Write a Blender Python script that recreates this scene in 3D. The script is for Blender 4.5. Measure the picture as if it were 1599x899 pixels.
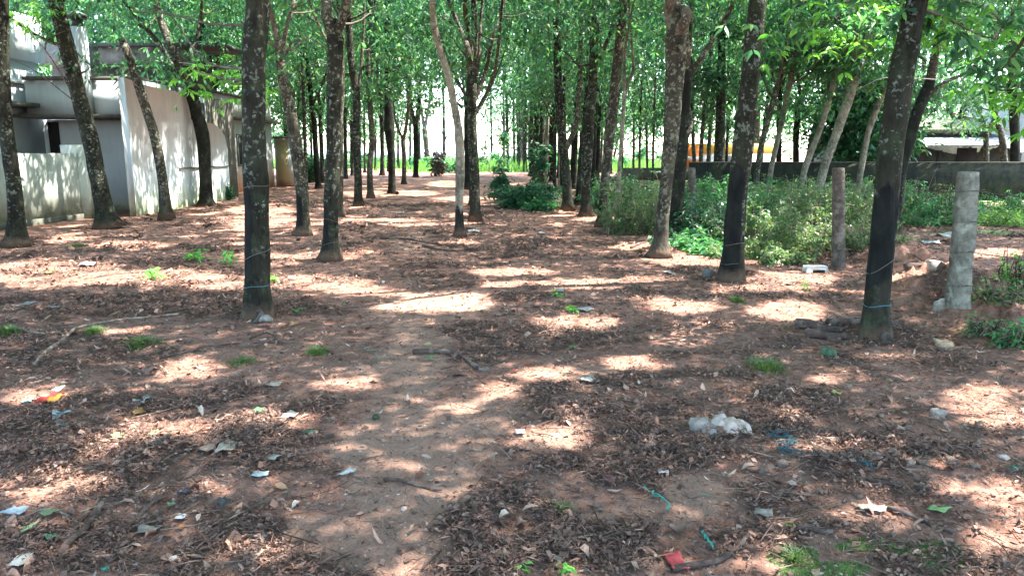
import bpy, math, random
import numpy as np
from math import radians as R, sin, cos, pi
rng = np.random.default_rng(7)
random.seed(7)
for o in list(bpy.data.objects): bpy.data.objects.remove(o)
scene = bpy.context.scene
col = scene.collection

# ------------------------------------------------------------------ camera, sky, sun, exposure
FPX, HORIZON, CAMZ = 1170.0, 235.0, 1.5
PITCH = math.atan((449.5 - HORIZON) / FPX)
cam = bpy.data.cameras.new('camera'); camo = bpy.data.objects.new('camera', cam); col.objects.link(camo)
cam.sensor_width = 36; cam.lens = 36 * FPX / 1599; cam.clip_start = 0.05; cam.clip_end = 4000
camo.location = (0, 0, CAMZ); camo.rotation_euler = (pi / 2 - PITCH, 0, 0)
scene.camera = camo
SUN_AZ, SUN_EL = R(81), R(61)          # azimuth clockwise from +Y (straight ahead)
S = np.array([sin(SUN_AZ) * cos(SUN_EL), cos(SUN_AZ) * cos(SUN_EL), sin(SUN_EL)])
world = bpy.data.worlds.new('World'); scene.world = world; world.use_nodes = True
wn = world.node_tree; bg = wn.nodes['Background']
sky = wn.nodes.new('ShaderNodeTexSky'); sky.sky_type = 'NISHITA'; sky.sun_disc = False
sky.sun_elevation = SUN_EL; sky.sun_rotation = SUN_AZ; sky.air_density = 1.0; sky.dust_density = 1.0; sky.ozone_density = .7
wn.links.new(sky.outputs[0], bg.inputs[0]); bg.inputs[1].default_value = 0.15
sl = bpy.data.lights.new('sun', 'SUN'); slo = bpy.data.objects.new('sun', sl); col.objects.link(slo)
sl.energy = 3.4; sl.angle = R(0.55); sl.color = (1.0, 0.93, 0.84)
from mathutils import Vector
slo.rotation_euler = Vector(S).to_track_quat('Z', 'Y').to_euler(); slo.location = (20, 10, 40)
scene.view_settings.view_transform = 'Standard'; scene.view_settings.look = 'None'
scene.view_settings.gamma = 1; scene.view_settings.exposure = 3.38; scene.view_settings.use_curve_mapping = False
scene.render.engine = 'CYCLES'
cy = scene.cycles
cy.use_denoising = True; cy.max_bounces = 7; cy.diffuse_bounces = 4; cy.glossy_bounces = 2; cy.transmission_bounces = 4
cy.transparent_max_bounces = 4; cy.sample_clamp_indirect = 6; cy.caustics_reflective = False; cy.caustics_refractive = False

# ------------------------------------------------------------------ image <-> world
FW = np.array([0, cos(PITCH), -sin(PITCH)]); UPV = np.array([0, sin(PITCH), cos(PITCH)])
def ray(px, py):
    return FW + (px - 799.5) / FPX * np.array([1.0, 0, 0]) + (449.5 - py) / FPX * UPV
def G(px, py, z=0.0):
    d = ray(px, py); t = (z - CAMZ) / d[2]
    return np.array([d[0] * t, d[1] * t, z])
def at(px, py, Y):
    d = ray(px, py); t = Y / d[1]
    return np.array([d[0] * t, Y, CAMZ + d[2] * t])
def xat(px, Y, z=0.0):
    # world x of image column px at depth Y, height z
    zc = Y * cos(PITCH) - (z - CAMZ) * sin(PITCH)
    return (px - 799.5) / FPX * zc
def project(x, y, z):
    zc = y * FW[1] + (z - CAMZ) * FW[2]; zc = np.where(zc < 0.05, 0.05, zc)
    yc = y * UPV[1] + (z - CAMZ) * UPV[2]
    return 799.5 + FPX * x / zc, 449.5 - FPX * yc / zc

# ------------------------------------------------------------------ noise
_LAT = np.random.default_rng(3).random((256, 256))
def vnoise(x, y):
    xi = np.floor(x).astype(int); yi = np.floor(y).astype(int)
    fx = x - xi; fy = y - yi; fx = fx * fx * (3 - 2 * fx); fy = fy * fy * (3 - 2 * fy)
    a = _LAT[xi % 256, yi % 256]; b = _LAT[(xi + 1) % 256, yi % 256]
    c = _LAT[xi % 256, (yi + 1) % 256]; d = _LAT[(xi + 1) % 256, (yi + 1) % 256]
    return (a * (1 - fx) + b * fx) * (1 - fy) + (c * (1 - fx) + d * fx) * fy
def fbm(x, y, o=4):
    x = np.asarray(x, float); y = np.asarray(y, float)
    s = 0; a = 0.5
    for i in range(o):
        s = s + a * vnoise(x + 17.3 * i, y + 9.1 * i); x = x * 2.03; y = y * 2.03; a *= 0.5
    return s / (1 - 0.5 ** o)
def sstep(a, b, x):
    t = np.clip((x - a) / (b - a), 0, 1); return t * t * (3 - 2 * t)

# ground cover regions, given as ellipses on the ground (photo measurements turned into metres)
def ell(lst, x, y, warp=0.35):
    px, py = project(x, y, 0.0)
    n1 = fbm(x * 2.2, y * 2.2, 4) - 0.5; n2 = fbm(x * 2.2 + 40, y * 2.2 + 11, 4) - 0.5
    out = np.zeros_like(np.asarray(x, float))
    for (cx, cy_, rx, ry, w) in lst:
        d = np.sqrt(((px - cx) / rx + n1 * warp * 3) ** 2 + ((py - cy_) / ry + n2 * warp * 3) ** 2)
        out = np.maximum(out, w * (1 - sstep(0.65, 1.15, d)))
    return out
MULCH = [(180, 690, 330, 70, 1), (40, 560, 230, 40, .6), (340, 640, 200, 38, .8), (200, 475, 330, 26, .9), (830, 535, 170, 30, 1),
         (760, 515, 80, 14, .8), (930, 625, 170, 34, 1), (1010, 600, 140, 22, .7), (1080, 690, 170, 50, .8), (960, 735, 200, 22, .9), (760, 840, 150, 80, 1),
         (930, 860, 130, 50, .6), (1190, 620, 150, 40, .7), (480, 880, 130, 60, .7), (180, 850, 250, 60, .75), (1320, 700, 240, 34, .6),
         (690, 570, 60, 16, .7), (1180, 820, 90, 60, .55), (480, 690, 90, 30, .6), (820, 465, 60, 10, .6), (600, 380, 120, 12, .5),
         (330, 860, 150, 70, .6), (1350, 640, 90, 20, .6), (840, 398, 80, 7, .5), (1120, 560, 120, 14, .5), (1460, 690, 130, 40, .5)]
SAND = [(620, 720, 110, 150, 1), (650, 560, 60, 60, .9), (520, 830, 140, 40, .9), (690, 480, 110, 30, .6), (860, 690, 60, 30, .6),
        (1100, 780, 60, 30, .9), (900, 580, 80, 16, .6), (640, 380, 40, 22, .6), (1000, 800, 120, 30, .6), (600, 860, 120, 40, .9), (740, 660, 60, 60, .8)]
MOSS = [(1240, 866, 44, 18, 1), (1350, 852, 50, 11, 1), (1440, 860, 62, 16, 1), (1290, 888, 80, 16, .9), (1240, 822, 24, 7, 1), (1470, 888, 44, 12, 1)]
BASES_M = []
def covers(x, y):
    base = fbm(x * 1.3 + 5, y * 1.3 + 3, 5)
    far = sstep(7.5, 11, y)
    frag = sstep(.36, .62, fbm(x * 4.5 + 2, y * 5.5, 4))
    mul = np.clip((ell(MULCH, x, y, .5) * .95 + sstep(.52, .66, base) * (0.45 + .4 * far)) * (.30 + .9 * frag), 0, 1)
    sa = ell(SAND, x, y)
    mul = mul * (1 - 0.75 * sa)
    for bx_, by_ in BASES_M: mul = np.maximum(mul, .9 * (1 - sstep(.12, .55, np.sqrt((x - bx_) ** 2 + (y - by_) ** 2) + .35 * (base - .5))))
    gr = np.maximum(ell(MOSS, x, y, .2), 0)
    grassfar = sstep(.3, .5, fbm(x * .25 + 3, y * .12, 4)) * sstep(52, 55, y + 6 * (fbm(x * .15, y * .15, 2) - .5)) * (1 - sstep(88, 95, y))
    right = sstep(0, 1.5, x - (2.6 + 0.16 * y)) * sstep(9.5, 12, y) * (-.1 + .9 * sstep(.45, .7, fbm(x * .8, y * .8, 3)))
    gr = np.clip(gr + grassfar + right * (1 - sstep(40, 60, y)), 0, 1)
    sa = np.clip(sa + sstep(88, 95, y), 0, 1)
    return mul, sa, gr
BASES = [G(a, b)[:2] for a, b in [(27, 378), (170, 352), (261, 338), (323, 322), (402, 490), (474, 362), (514, 400), (529, 335), (560, 320), (579, 307), (612, 304), (717, 364), (742, 341), (886, 325), (914, 335), (941, 350), (1031, 394), (1056, 368), (1142, 432), (1370, 524), (1497, 470), (1310, 412)]]
BASES_M += BASES
def gh(x, y):
    x = np.asarray(x, float); y = np.asarray(y, float)
    near = 1 - sstep(25, 50, np.abs(y))
    mul, sa, gr = covers(x, y)
    h = (fbm(x * .5 + 3, y * .5, 2) - .5) * 0.05 * near
    h = h + near * (0.025 * mul * (0.3 + fbm(x * 6, y * 6, 3)) + 0.018 * (fbm(x * 4 + 9, y * 4, 4) - .5) * (1 - .6 * sa) + 0.006 * (fbm(x * 30, y * 30, 2) - .5))
    # low broken bank under the wire fence
    bx = x - (3.15 + 0.28 * (y - 6)); h = h + 0.13 * np.exp(-((bx - 1.0) / .6) ** 2) * sstep(4.5, 7, y) * (1 - sstep(12, 15, y)) * (-.1 + 2.2 * sstep(.3, .75, fbm(x * 2.6, y * 2.6, 5)))
    for bx_, by_ in BASES: h = h + .045 * np.exp(-((x - bx_) ** 2 + (y - by_) ** 2) / .09) * (.5 + 1.0 * fbm(x * 5 + 3, y * 5, 2))
    return h
def ghf(x, y): return float(gh(np.array([x]), np.array([y]))[0])
def ground_at(px, py):
    p = G(px, py)
    for _ in range(3): p = G(px, py, ghf(p[0], p[1]))
    return p

# sun patches wanted on the ground (photo px): the canopy really has gaps along the sun direction there
PATCH = [(90, 430, 120, 17), (230, 436, 90, 15), (330, 444, 60, 13), (480, 441, 90, 10), (205, 383, 60, 6), (690, 473, 70, 14), (610, 480, 30, 6), (400, 400, 40, 6), (900, 505, 60, 12),
         (975, 566, 40, 11), (870, 683, 44, 22), (910, 445, 50, 8), (1075, 401, 75, 10), (1000, 385, 40, 5), (1235, 440, 60, 14), (1225, 487, 60, 13),
         (1505, 622, 60, 18), (1560, 655, 60, 16), (280, 577, 48, 13), (35, 622, 60, 13), (215, 612, 40, 5), (235, 672, 90, 16), (150, 700, 60, 14),
         (1560, 765, 50, 20), (1550, 850, 70, 30), (1070, 482, 50, 8), (1100, 512, 50, 8), (855, 582, 50, 8), (1270, 700, 60, 12), (400, 655, 60, 14),
         (1060, 530, 60, 8), (860, 520, 20, 6), (560, 455, 60, 7), (60, 760, 80, 16), (1180, 875, 60, 20), (1200, 650, 40, 8), (1330, 800, 60, 14), (600, 885, 60, 14), (390, 860, 50, 20), (330, 760, 40, 10),
         (645, 302, 30, 3), (570, 303, 35, 4), (700, 287, 30, 4), (770, 270, 30, 3), (395, 345, 60, 8), (400, 328, 50, 5), (930, 341, 35, 3.5), (715, 378, 25, 3), (720, 310, 40, 2.5), (680, 269, 25, 2),
         (1255, 395, 30, 8), (600, 345, 60, 3), (1540, 395, 40, 6), (1290, 590, 30, 6), (30, 880, 40, 10), (250, 325, 60, 4), (500, 400, 40, 5), (780, 425, 60, 5), (1420, 440, 50, 6), (1150, 455, 40, 6), (1000, 440, 50, 5),
         (1480, 720, 60, 8), (1380, 560, 40, 6), (170, 520, 50, 4), (540, 600, 40, 8), (700, 760, 40, 8), (800, 445, 50, 4), (1010, 470, 40, 5)]
def gapfield(x, y):
    g = ell([(a, b, c * 1.18 + 4, d * 1.25 + .6, 1.0) for a, b, c, d in PATCH], x, y, .25) * (y > 1.2)
    base = fbm(x * .9 + 60, y * .9 + 20, 4)
    fine = fbm(x * 2.6 + 13, y * 2.6 + 7, 3)
    seen = (y > 1.2) & (y < 12) & (np.abs(x) < .75 * y + .3)
    thr = np.where(seen, .69, np.where(y < 1.2, .70, .60))
    g = np.maximum(g, sstep(thr, thr + .04, .6 * base + .4 * fine))
    wall = (x < -8.3) & (y > 12) & (y < 30)
    g = np.where(wall, np.maximum(g * 0, sstep(.63, .67, fine)), g)
    return np.maximum(g, sstep(56, 60, y))

# ------------------------------------------------------------------ materials
def mat(name):
    m = bpy.data.materials.new(name); m.use_nodes = True
    nt = m.node_tree; b = nt.nodes['Principled BSDF']
    return m, nt, b
def nd(nt, t, **kw):
    n = nt.nodes.new(t)
    for k, v in kw.items():
        if k in n.inputs.keys() if isinstance(k, str) else False: n.inputs[k].default_value = v
        else: setattr(n, k, v)
    return n
def ramp(nt, fac, stops, interp='LINEAR'):
    r = nt.nodes.new('ShaderNodeValToRGB'); r.color_ramp.interpolation = interp
    e = r.color_ramp.elements
    while len(e) < len(stops): e.new(0.5)
    for i, (p, c) in enumerate(stops):
        e[i].position = p; e[i].color = (*c, 1) if len(c) == 3 else c
    if fac is not None: nt.links.new(fac, r.inputs[0])
    return r.outputs[0]
def noise(nt, vec, scale, detail=4, rough=.6, dist=0.0):
    n = nt.nodes.new('ShaderNodeTexNoise'); n.inputs['Scale'].default_value = scale
    n.inputs['Detail'].default_value = detail; n.inputs['Roughness'].default_value = rough; n.inputs['Distortion'].default_value = dist
    if vec is not None: nt.links.new(vec, n.inputs['Vector'])
    return n.outputs['Fac']
def mixc(nt, fac, a, b, blend='MIX'):
    m = nt.nodes.new('ShaderNodeMix'); m.data_type = 'RGBA'; m.blend_type = blend
    for s, v in ((0, fac), (6, a), (7, b)):
        if isinstance(v, (int, float)): m.inputs[s].default_value = v
        elif isinstance(v, tuple): m.inputs[s].default_value = (*v, 1)
        else: nt.links.new(v, m.inputs[s])
    return m.outputs[2]
def mth(nt, op, a, b=None, c=None):
    m = nt.nodes.new('ShaderNodeMath'); m.operation = op
    for i, v in enumerate((a, b, c)):
        if v is None: continue
        if isinstance(v, (int, float)): m.inputs[i].default_value = v
        else: nt.links.new(v, m.inputs[i])
    return m.outputs[0]
def bump(nt, b, h, strength=.5, dist=.01):
    n = nt.nodes.new('ShaderNodeBump'); n.inputs['Strength'].default_value = strength; n.inputs['Distance'].default_value = dist
    nt.links.new(h, n.inputs['Height']); nt.links.new(n.outputs[0], b.inputs['Normal'])
def objvec(nt, scale=(1, 1, 1), rnd=True):
    tc = nt.nodes.new('ShaderNodeTexCoord'); mp = nt.nodes.new('ShaderNodeMapping'); mp.inputs['Scale'].default_value = scale
    nt.links.new(tc.outputs['Object'], mp.inputs['Vector'])
    if rnd:
        oi = nt.nodes.new('ShaderNodeObjectInfo'); s = mth(nt, 'MULTIPLY', oi.outputs['Random'], 37.0)
        cx = nt.nodes.new('ShaderNodeCombineXYZ')
        for i in range(3): nt.links.new(s, cx.inputs[i])
        nt.links.new(cx.outputs[0], mp.inputs['Location'])
    return mp.outputs[0]
def geo(nt, which): return nt.nodes.new('ShaderNodeNewGeometry').outputs[which]

def leaf_mat(name, cols, trans=.35, rough=.45, tint=(1, 1, 1), spec=.35):
    m, nt, b = mat(name)
    rnd = geo(nt, 'Random Per Island')
    n = len(cols); c = ramp(nt, rnd, [(i / max(1, n - 1), k) for i, k in enumerate(cols)])
    v = mth(nt, 'MULTIPLY_ADD', mth(nt, 'FRACT', mth(nt, 'MULTIPLY', rnd, 91.7)), .7, .65)
    cc = nt.nodes.new('ShaderNodeVectorMath'); cc.operation = 'SCALE'; nt.links.new(c, cc.inputs[0]); nt.links.new(v, cc.inputs['Scale'])
    nt.links.new(cc.outputs[0], b.inputs['Base Color']); b.inputs['Roughness'].default_value = rough
    b.inputs['Specular IOR Level'].default_value = spec
    if trans > 0:
        t = nt.nodes.new('ShaderNodeBsdfTranslucent')
        tcol = mixc(nt, 1.0, cc.outputs[0], (1.9 * tint[0], 2.2 * tint[1], 1.0 * tint[2]), 'MULTIPLY'); nt.links.new(tcol, t.inputs[0])
        mx = nt.nodes.new('ShaderNodeMixShader'); mx.inputs[0].default_value = trans
        nt.links.new(b.outputs[0], mx.inputs[1]); nt.links.new(t.outputs[0], mx.inputs[2])
        nt.links.new(mx.outputs[0], nt.nodes['Material Output'].inputs[0])
    return m
M = {}
M['leaf'] = leaf_mat('rubber_leaf', [(.024, .078, .046), (.040, .125, .062), (.066, .17, .072), (.030, .098, .058), (.13, .25, .07), (.05, .145, .068)], .40, tint=(.84, .92, 1.45))
M['leaf_bright'] = leaf_mat('bright_leaf', [(.08, .24, .05), (.12, .32, .05), (.17, .36, .06), (.10, .28, .07)], .45)
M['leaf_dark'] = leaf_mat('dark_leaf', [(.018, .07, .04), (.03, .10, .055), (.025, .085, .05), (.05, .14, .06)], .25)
M['weed'] = leaf_mat('weed_leaf', [(.03, .11, .05), (.05, .17, .08), (.08, .21, .08), (.04, .14, .06)], .35)
M['weed_dry'] = leaf_mat('weed_dry_leaf', [(.08, .12, .05), (.10, .17, .07), (.15, .20, .09), (.16, .15, .08), (.06, .13, .05)], .3)
M['grass'] = leaf_mat('grass_blade', [(.10, .24, .05), (.14, .30, .06), (.20, .30, .09), (.08, .2, .05)], .35)
M['seedling'] = leaf_mat('seedling_leaf', [(.10, .30, .07), (.14, .36, .08), (.09, .26, .08)], .4)
M['purple'] = leaf_mat('copper_leaf', [(.06, .03, .035), (.08, .05, .04), (.04, .06, .04)], .25)
M['litter'] = leaf_mat('dead_leaf', [(.25, .14, .10), (.16, .09, .066), (.32, .20, .15), (.20, .11, .08), (.38, .27, .21), (.13, .075, .058), (.30, .165, .12), (.42, .33, .27), (.19, .11, .085), (.34, .19, .13)], 0, .75, spec=.25)
M['chips'] = leaf_mat('mulch_fragment', [(.085, .052, .042), (.13, .078, .06), (.19, .115, .09), (.065, .042, .035), (.27, .18, .145), (.11, .064, .050), (.23, .12, .085)], 0, .85, spec=.2)
M['twigs'] = leaf_mat('twig_wood', [(.10, .065, .05), (.05, .032, .026), (.17, .12, .09), (.24, .18, .14)], 0, .8, spec=.2)
M['pebble'] = leaf_mat('pebble_stone', [(.20, .15, .12), (.30, .22, .17), (.24, .13, .09), (.36, .30, .25), (.14, .10, .08)], 0, .85, spec=.2)

def bark_mat(name, base, dark, lichen, lich_amt, crack=1.0, green=0.0):
    m, nt, b = mat(name)
    v = objvec(nt); vs = objvec(nt, (1, 1, .22))
    n1 = noise(nt, vs, 28, 6, .65, .4); n2 = noise(nt, v, 3.2, 4, .6)
    c = mixc(nt, ramp(nt, n1, [(.35, (0, 0, 0)), (.68, (1, 1, 1))]), dark, base)
    c = mixc(nt, mth(nt, 'MULTIPLY', ramp(nt, n2, [(.42, (0, 0, 0)), (.62, (1, 1, 1))]), .55), c, tuple(min(1, k * 1.7) for k in base))
    if green: c = mixc(nt, mth(nt, 'MULTIPLY', ramp(nt, noise(nt, v, 5, 4), [(.5, (0, 0, 0)), (.7, (1, 1, 1))]), green), c, (.06, .085, .045))
    # lichen: roundish patches broken up at two sizes
    vo = nt.nodes.new('ShaderNodeTexVoronoi'); vo.inputs['Scale'].default_value = 19; vo.inputs['Randomness'].default_value = 1
    dv = nt.nodes.new('ShaderNodeVectorMath'); dv.operation = 'ADD'
    nz = nt.nodes.new('ShaderNodeTexNoise'); nz.inputs['Scale'].default_value = 30; nz.inputs['Detail'].default_value = 3; nt.links.new(v, nz.inputs['Vector'])
    sc = nt.nodes.new('ShaderNodeVectorMath'); sc.operation = 'SCALE'; sc.inputs['Scale'].default_value = .075; nt.links.new(nz.outputs['Color'], sc.inputs[0])
    nt.links.new(v, dv.inputs[0]); nt.links.new(sc.outputs[0], dv.inputs[1]); nt.links.new(dv.outputs[0], vo.inputs['Vector'])
    spot = ramp(nt, vo.outputs['Distance'], [(.16, (1, 1, 1)), (.40, (0, 0, 0))])
    sel = ramp(nt, vo.outputs['Color'], [(max(0., .80 - lich_amt), (0, 0, 0)), (max(.01, .84 - lich_amt), (1, 1, 1))])
    area = ramp(nt, noise(nt, v, 2.6, 3), [(.56 - lich_amt * .5, (0, 0, 0)), (.66 - lich_amt * .5, (1, 1, 1))])
    big = ramp(nt, noise(nt, v, 11, 5, .7), [(.66 - lich_amt * .25, (0, 0, 0)), (.70 - lich_amt * .25, (1, 1, 1))])
    lf = mth(nt, 'MAXIMUM', mth(nt, 'MULTIPLY', mth(nt, 'MULTIPLY', spot, sel), area), mth(nt, 'MULTIPLY', mth(nt, 'MULTIPLY', big, .75), area))
    # tapped panel
    at_ = nt.nodes.new('ShaderNodeAttribute'); at_.attribute_name = 'panel'
    pan = ramp(nt, mth(nt, 'ADD', at_.outputs['Fac'], mth(nt, 'MULTIPLY', mth(nt, 'SUBTRACT', noise(nt, v, 12, 5, .7), .5), 1.3)), [(.36, (0, 0, 0)), (.72, (.93, .93, .93))])
    lf = mth(nt, 'MULTIPLY', lf, mth(nt, 'SUBTRACT', 1.0, mth(nt, 'MULTIPLY', pan, .92)))
    sz_ = nt.nodes.new('ShaderNodeSeparateXYZ'); tz_ = nt.nodes.new('ShaderNodeTexCoord'); nt.links.new(tz_.outputs['Object'], sz_.inputs[0])
    lf = mth(nt, 'MULTIPLY', lf, ramp(nt, sz_.outputs[2], [(.25, (.1, .1, .1)), (.7, (1, 1, 1))]))
    c = mixc(nt, mth(nt, 'MULTIPLY', lf, .85), c, mixc(nt, noise(nt, v, 60, 4), tuple(k * .55 for k in lichen), lichen))
    pc = mixc(nt, ramp(nt, noise(nt, objvec(nt, (1, 1, .5)), 9, 5), [(.35, (0, 0, 0)), (.7, (1, 1, 1))]), (.006, .008, .009), (.020, .022, .021))
    c = mixc(nt, pan, c, pc)
    # foot of the trunk: peeled, soil splashed
    sx = nt.nodes.new('ShaderNodeSeparateXYZ'); tc = nt.nodes.new('ShaderNodeTexCoord'); nt.links.new(tc.outputs['Object'], sx.inputs[0])
    zz = mth(nt, 'ADD', sx.outputs[2], mth(nt, 'MULTIPLY', noise(nt, v, 14, 4), .16))
    foot = ramp(nt, zz, [(.10, (1, 1, 1)), (.20, (0, 0, 0))])
    c = mixc(nt, mth(nt, 'MULTIPLY', foot, .6), c, (.13, .085, .062))
    nt.links.new(c, b.inputs['Base Color']); b.inputs['Roughness'].default_value = .92; b.inputs['Specular IOR Level'].default_value = .12
    hgt = mth(nt, 'ADD', n1, mth(nt, 'MULTIPLY', lf, .35))
    bump(nt, b, hgt, 1.0 * crack, .02)
    return m
M['bark_dark'] = bark_mat('bark_dark', (.024, .024, .018), (.007, .007, .006), (.27, .30, .26), .34, 1.3, green=.4)
M['bark_mid'] = bark_mat('bark_mid', (.055, .049, .038), (.014, .013, .010), (.33, .34, .28), .44, 1.2, green=.35)
M['bark_light'] = bark_mat('bark_light', (.19, .17, .135), (.06, .052, .042), (.40, .39, .33), .5, .7, green=.3)
M['bark_black'] = bark_mat('bark_black', (.014, .015, .013), (.008, .008, .008), (.16, .18, .16), .15, green=.35)
M['branch'] = bark_mat('branch_bark', (.11, .095, .078), (.04, .034, .028), (.34, .34, .30), .3, .6)

def ground_mat():
    m, nt, b = mat('forest_soil')
    tc = nt.nodes.new('ShaderNodeTexCoord'); v = tc.outputs['Object']
    at_ = nt.nodes.new('ShaderNodeAttribute'); at_.attribute_name = 'mask'
    sp = nt.nodes.new('ShaderNodeSeparateColor'); nt.links.new(at_.outputs['Color'], sp.inputs[0])
    n_big = noise(nt, v, 1.1, 6, .62); n_mid = noise(nt, v, 9, 8, .72); n_fine = noise(nt, v, 70, 6, .75); n_gr = noise(nt, v, 210, 3, .7)
    soil = ramp(nt, n_mid, [(.30, (.12, .06, .045)), (.45, (.26, .135, .10)), (.58, (.36, .20, .152)), (.72, (.46, .30, .24))])
    soil = mixc(nt, mth(nt, 'MULTIPLY', ramp(nt, noise(nt, v, 3.3, 7, .7), [(.48, (0, 0, 0)), (.6, (1, 1, 1))]), .6), soil, (.27, .115, .075))
    soil = mixc(nt, ramp(nt, n_big, [(.4, (0, 0, 0)), (.62, (1, 1, 1))]), soil, mixc(nt, .5, soil, (.16, .10, .078)))
    sand = ramp(nt, n_fine, [(.32, (.24, .138, .098)), (.5, (.35, .21, .155)), (.7, (.45, .30, .23))])
    c = mixc(nt, mth(nt, 'MULTIPLY', ramp(nt, mth(nt, 'ADD', sp.outputs[1], mth(nt, 'MULTIPLY', mth(nt, 'SUBTRACT', n_mid, .5), .8)), [(.2, (0, 0, 0)), (.8, (1, 1, 1))]), .75), soil, sand)
    mul = ramp(nt, n_fine, [(.35, (.045, .028, .022)), (.52, (.11, .066, .052)), (.70, (.21, .135, .105))])
    mf = ramp(nt, mth(nt, 'ADD', sp.outputs[0], mth(nt, 'MULTIPLY', mth(nt, 'SUBTRACT', n_mid, .5), .9)), [(.30, (0, 0, 0)), (.55, (1, 1, 1))])
    c = mixc(nt, mth(nt, 'MULTIPLY', mf, .92), c, mul)
    c = mixc(nt, ramp(nt, n_gr, [(.55, (0, 0, 0)), (.68, (.55, .55, .55))]), c, mixc(nt, .5, c, (.45, .34, .27)))
    c = mixc(nt, ramp(nt, n_gr, [(.33, (.6, .6, .6)), (.42, (0, 0, 0))]), c, mixc(nt, .65, c, (.02, .014, .012)))
    gm = ramp(nt, mth(nt, 'ADD', sp.outputs[2], mth(nt, 'MULTIPLY', mth(nt, 'SUBTRACT', n_mid, .5), .8)), [(.4, (0, 0, 0)), (.6, (1, 1, 1))])
    grn = ramp(nt, n_fine, [(.35, (.05, .10, .035)), (.6, (.10, .18, .06)), (.75, (.16, .25, .09))])
    c = mixc(nt, mth(nt, 'MULTIPLY', gm, .85), c, grn)
    nt.links.new(c, b.inputs['Base Color']); b.inputs['Roughness'].default_value = .95; b.inputs['Specular IOR Level'].default_value = .15
    h = mth(nt, 'ADD', mth(nt, 'MULTIPLY', n_mid, 1.6), mth(nt, 'ADD', mth(nt, 'MULTIPLY', n_fine, .7), mth(nt, 'MULTIPLY', n_gr, .25)))
    bump(nt, b, h, .9, .02)
    return m
M['ground'] = ground_mat()

def plaster_mat(name, base, stain, foot, foot_z=.7, streak=.5, rough=.85, mossy=0.0):
    m, nt, b = mat(name)
    tc = nt.nodes.new('ShaderNodeTexCoord'); v = tc.outputs['Object']
    mp = nt.nodes.new('ShaderNodeMapping'); mp.inputs['Scale'].default_value = (3, 3, .25); nt.links.new(v, mp.inputs[0])
    st = noise(nt, mp.outputs[0], 2.2, 6, .7); bl = noise(nt, v, 1.6, 5, .6); fn = noise(nt, v, 40, 4)
    c = mixc(nt, mth(nt, 'MULTIPLY', ramp(nt, st, [(.42, (0, 0, 0)), (.68, (1, 1, 1))]), streak), base, stain)
    c = mixc(nt, mth(nt, 'MULTIPLY', ramp(nt, bl, [(.5, (0, 0, 0)), (.75, (1, 1, 1))]), streak * .7), c, tuple(k * .7 for k in stain))
    sx = nt.nodes.new('ShaderNodeSeparateXYZ'); nt.links.new(v, sx.inputs[0])
    zz = mth(nt, 'ADD', sx.outputs[2], mth(nt, 'MULTIPLY', mth(nt, 'SUBTRACT', noise(nt, v, 2.8, 6, .7), .5), foot_z * 1.4))
    f1 = ramp(nt, mth(nt, 'DIVIDE', zz, foot_z), [(0.15, (1, 1, 1)), (1.0, (0, 0, 0))])
    c = mixc(nt, mth(nt, 'MULTIPLY', f1, .8), c, foot)
    f2 = ramp(nt, mth(nt, 'DIVIDE', zz, foot_z), [(0.0, (1, 1, 1)), (.35, (0, 0, 0))])
    c = mixc(nt, mth(nt, 'MULTIPLY', f2, .7), c, tuple(k * .4 for k in foot))
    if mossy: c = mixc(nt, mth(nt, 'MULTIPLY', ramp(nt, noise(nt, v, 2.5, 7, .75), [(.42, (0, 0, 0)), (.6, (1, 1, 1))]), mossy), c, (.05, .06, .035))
    nt.links.new(c, b.inputs['Base Color']); b.inputs['Roughness'].default_value = rough
    bump(nt, b, mth(nt, 'ADD', fn, mth(nt, 'MULTIPLY', bl, 2)), .3, .008)
    return m
M['white_wall'] = plaster_mat('white_plaster', (.50, .55, .57), (.35, .40, .41), (.30, .31, .15), .75)
M['compound'] = plaster_mat('compound_plaster', (.42, .46, .43), (.25, .30, .25), (.17, .17, .09), .75, .8)
M['house_wall'] = plaster_mat('house_plaster', (.44, .50, .53), (.34, .39, .41), (.30, .30, .2), .4)
M['orange_foot'] = plaster_mat('rust_stained_plaster', (.46, .51, .51), (.33, .37, .36), (.40, .22, .10), 1.1, .6)
M['old_concrete'] = plaster_mat('old_concrete', (.17, .17, .155), (.08, .085, .075), (.1, .1, .08), .3, .9, .95, .6)
M['brown_concrete'] = plaster_mat('damp_concrete', (.11, .10, .088), (.05, .047, .04), (.1, .1, .08), .3, .9, .95, .5)
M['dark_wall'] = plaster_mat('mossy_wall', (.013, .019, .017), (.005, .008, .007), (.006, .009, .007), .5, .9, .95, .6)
M['roof_sheet'] = plaster_mat('roof_sheet', (.17, .19, .20), (.09, .105, .105), (.1, .1, .1), .2, .8, .7, .25)
M['mossy_roof'] = plaster_mat('mossy_roof', (.12, .16, .07), (.06, .08, .04), (.1, .1, .1), .2, .8, .9, .5)
M['post'] = None
def post_mat(name, base, dark, lich):
    m, nt, b = mat(name); v = objvec(nt)
    c = mixc(nt, ramp(nt, noise(nt, v, 16, 7, .7), [(.35, (0, 0, 0)), (.65, (1, 1, 1))]), dark, base)
    c = mixc(nt, mth(nt, 'MULTIPLY', ramp(nt, noise(nt, v, 7, 5, .6), [(.52, (0, 0, 0)), (.6, (1, 1, 1))]), .7), c, lich)
    c = mixc(nt, ramp(nt, noise(nt, v, 55, 4, .7), [(.6, (0, 0, 0)), (.68, (.8, .8, .8))]), c, dark)
    nt.links.new(c, b.inputs['Base Color']); b.inputs['Roughness'].default_value = .95
    bump(nt, b, noise(nt, v, 40, 6, .7), .9, .012); return m
M['post'] = post_mat('concrete_post', (.22, .225, .19), (.08, .08, .065), (.34, .36, .30))
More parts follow.
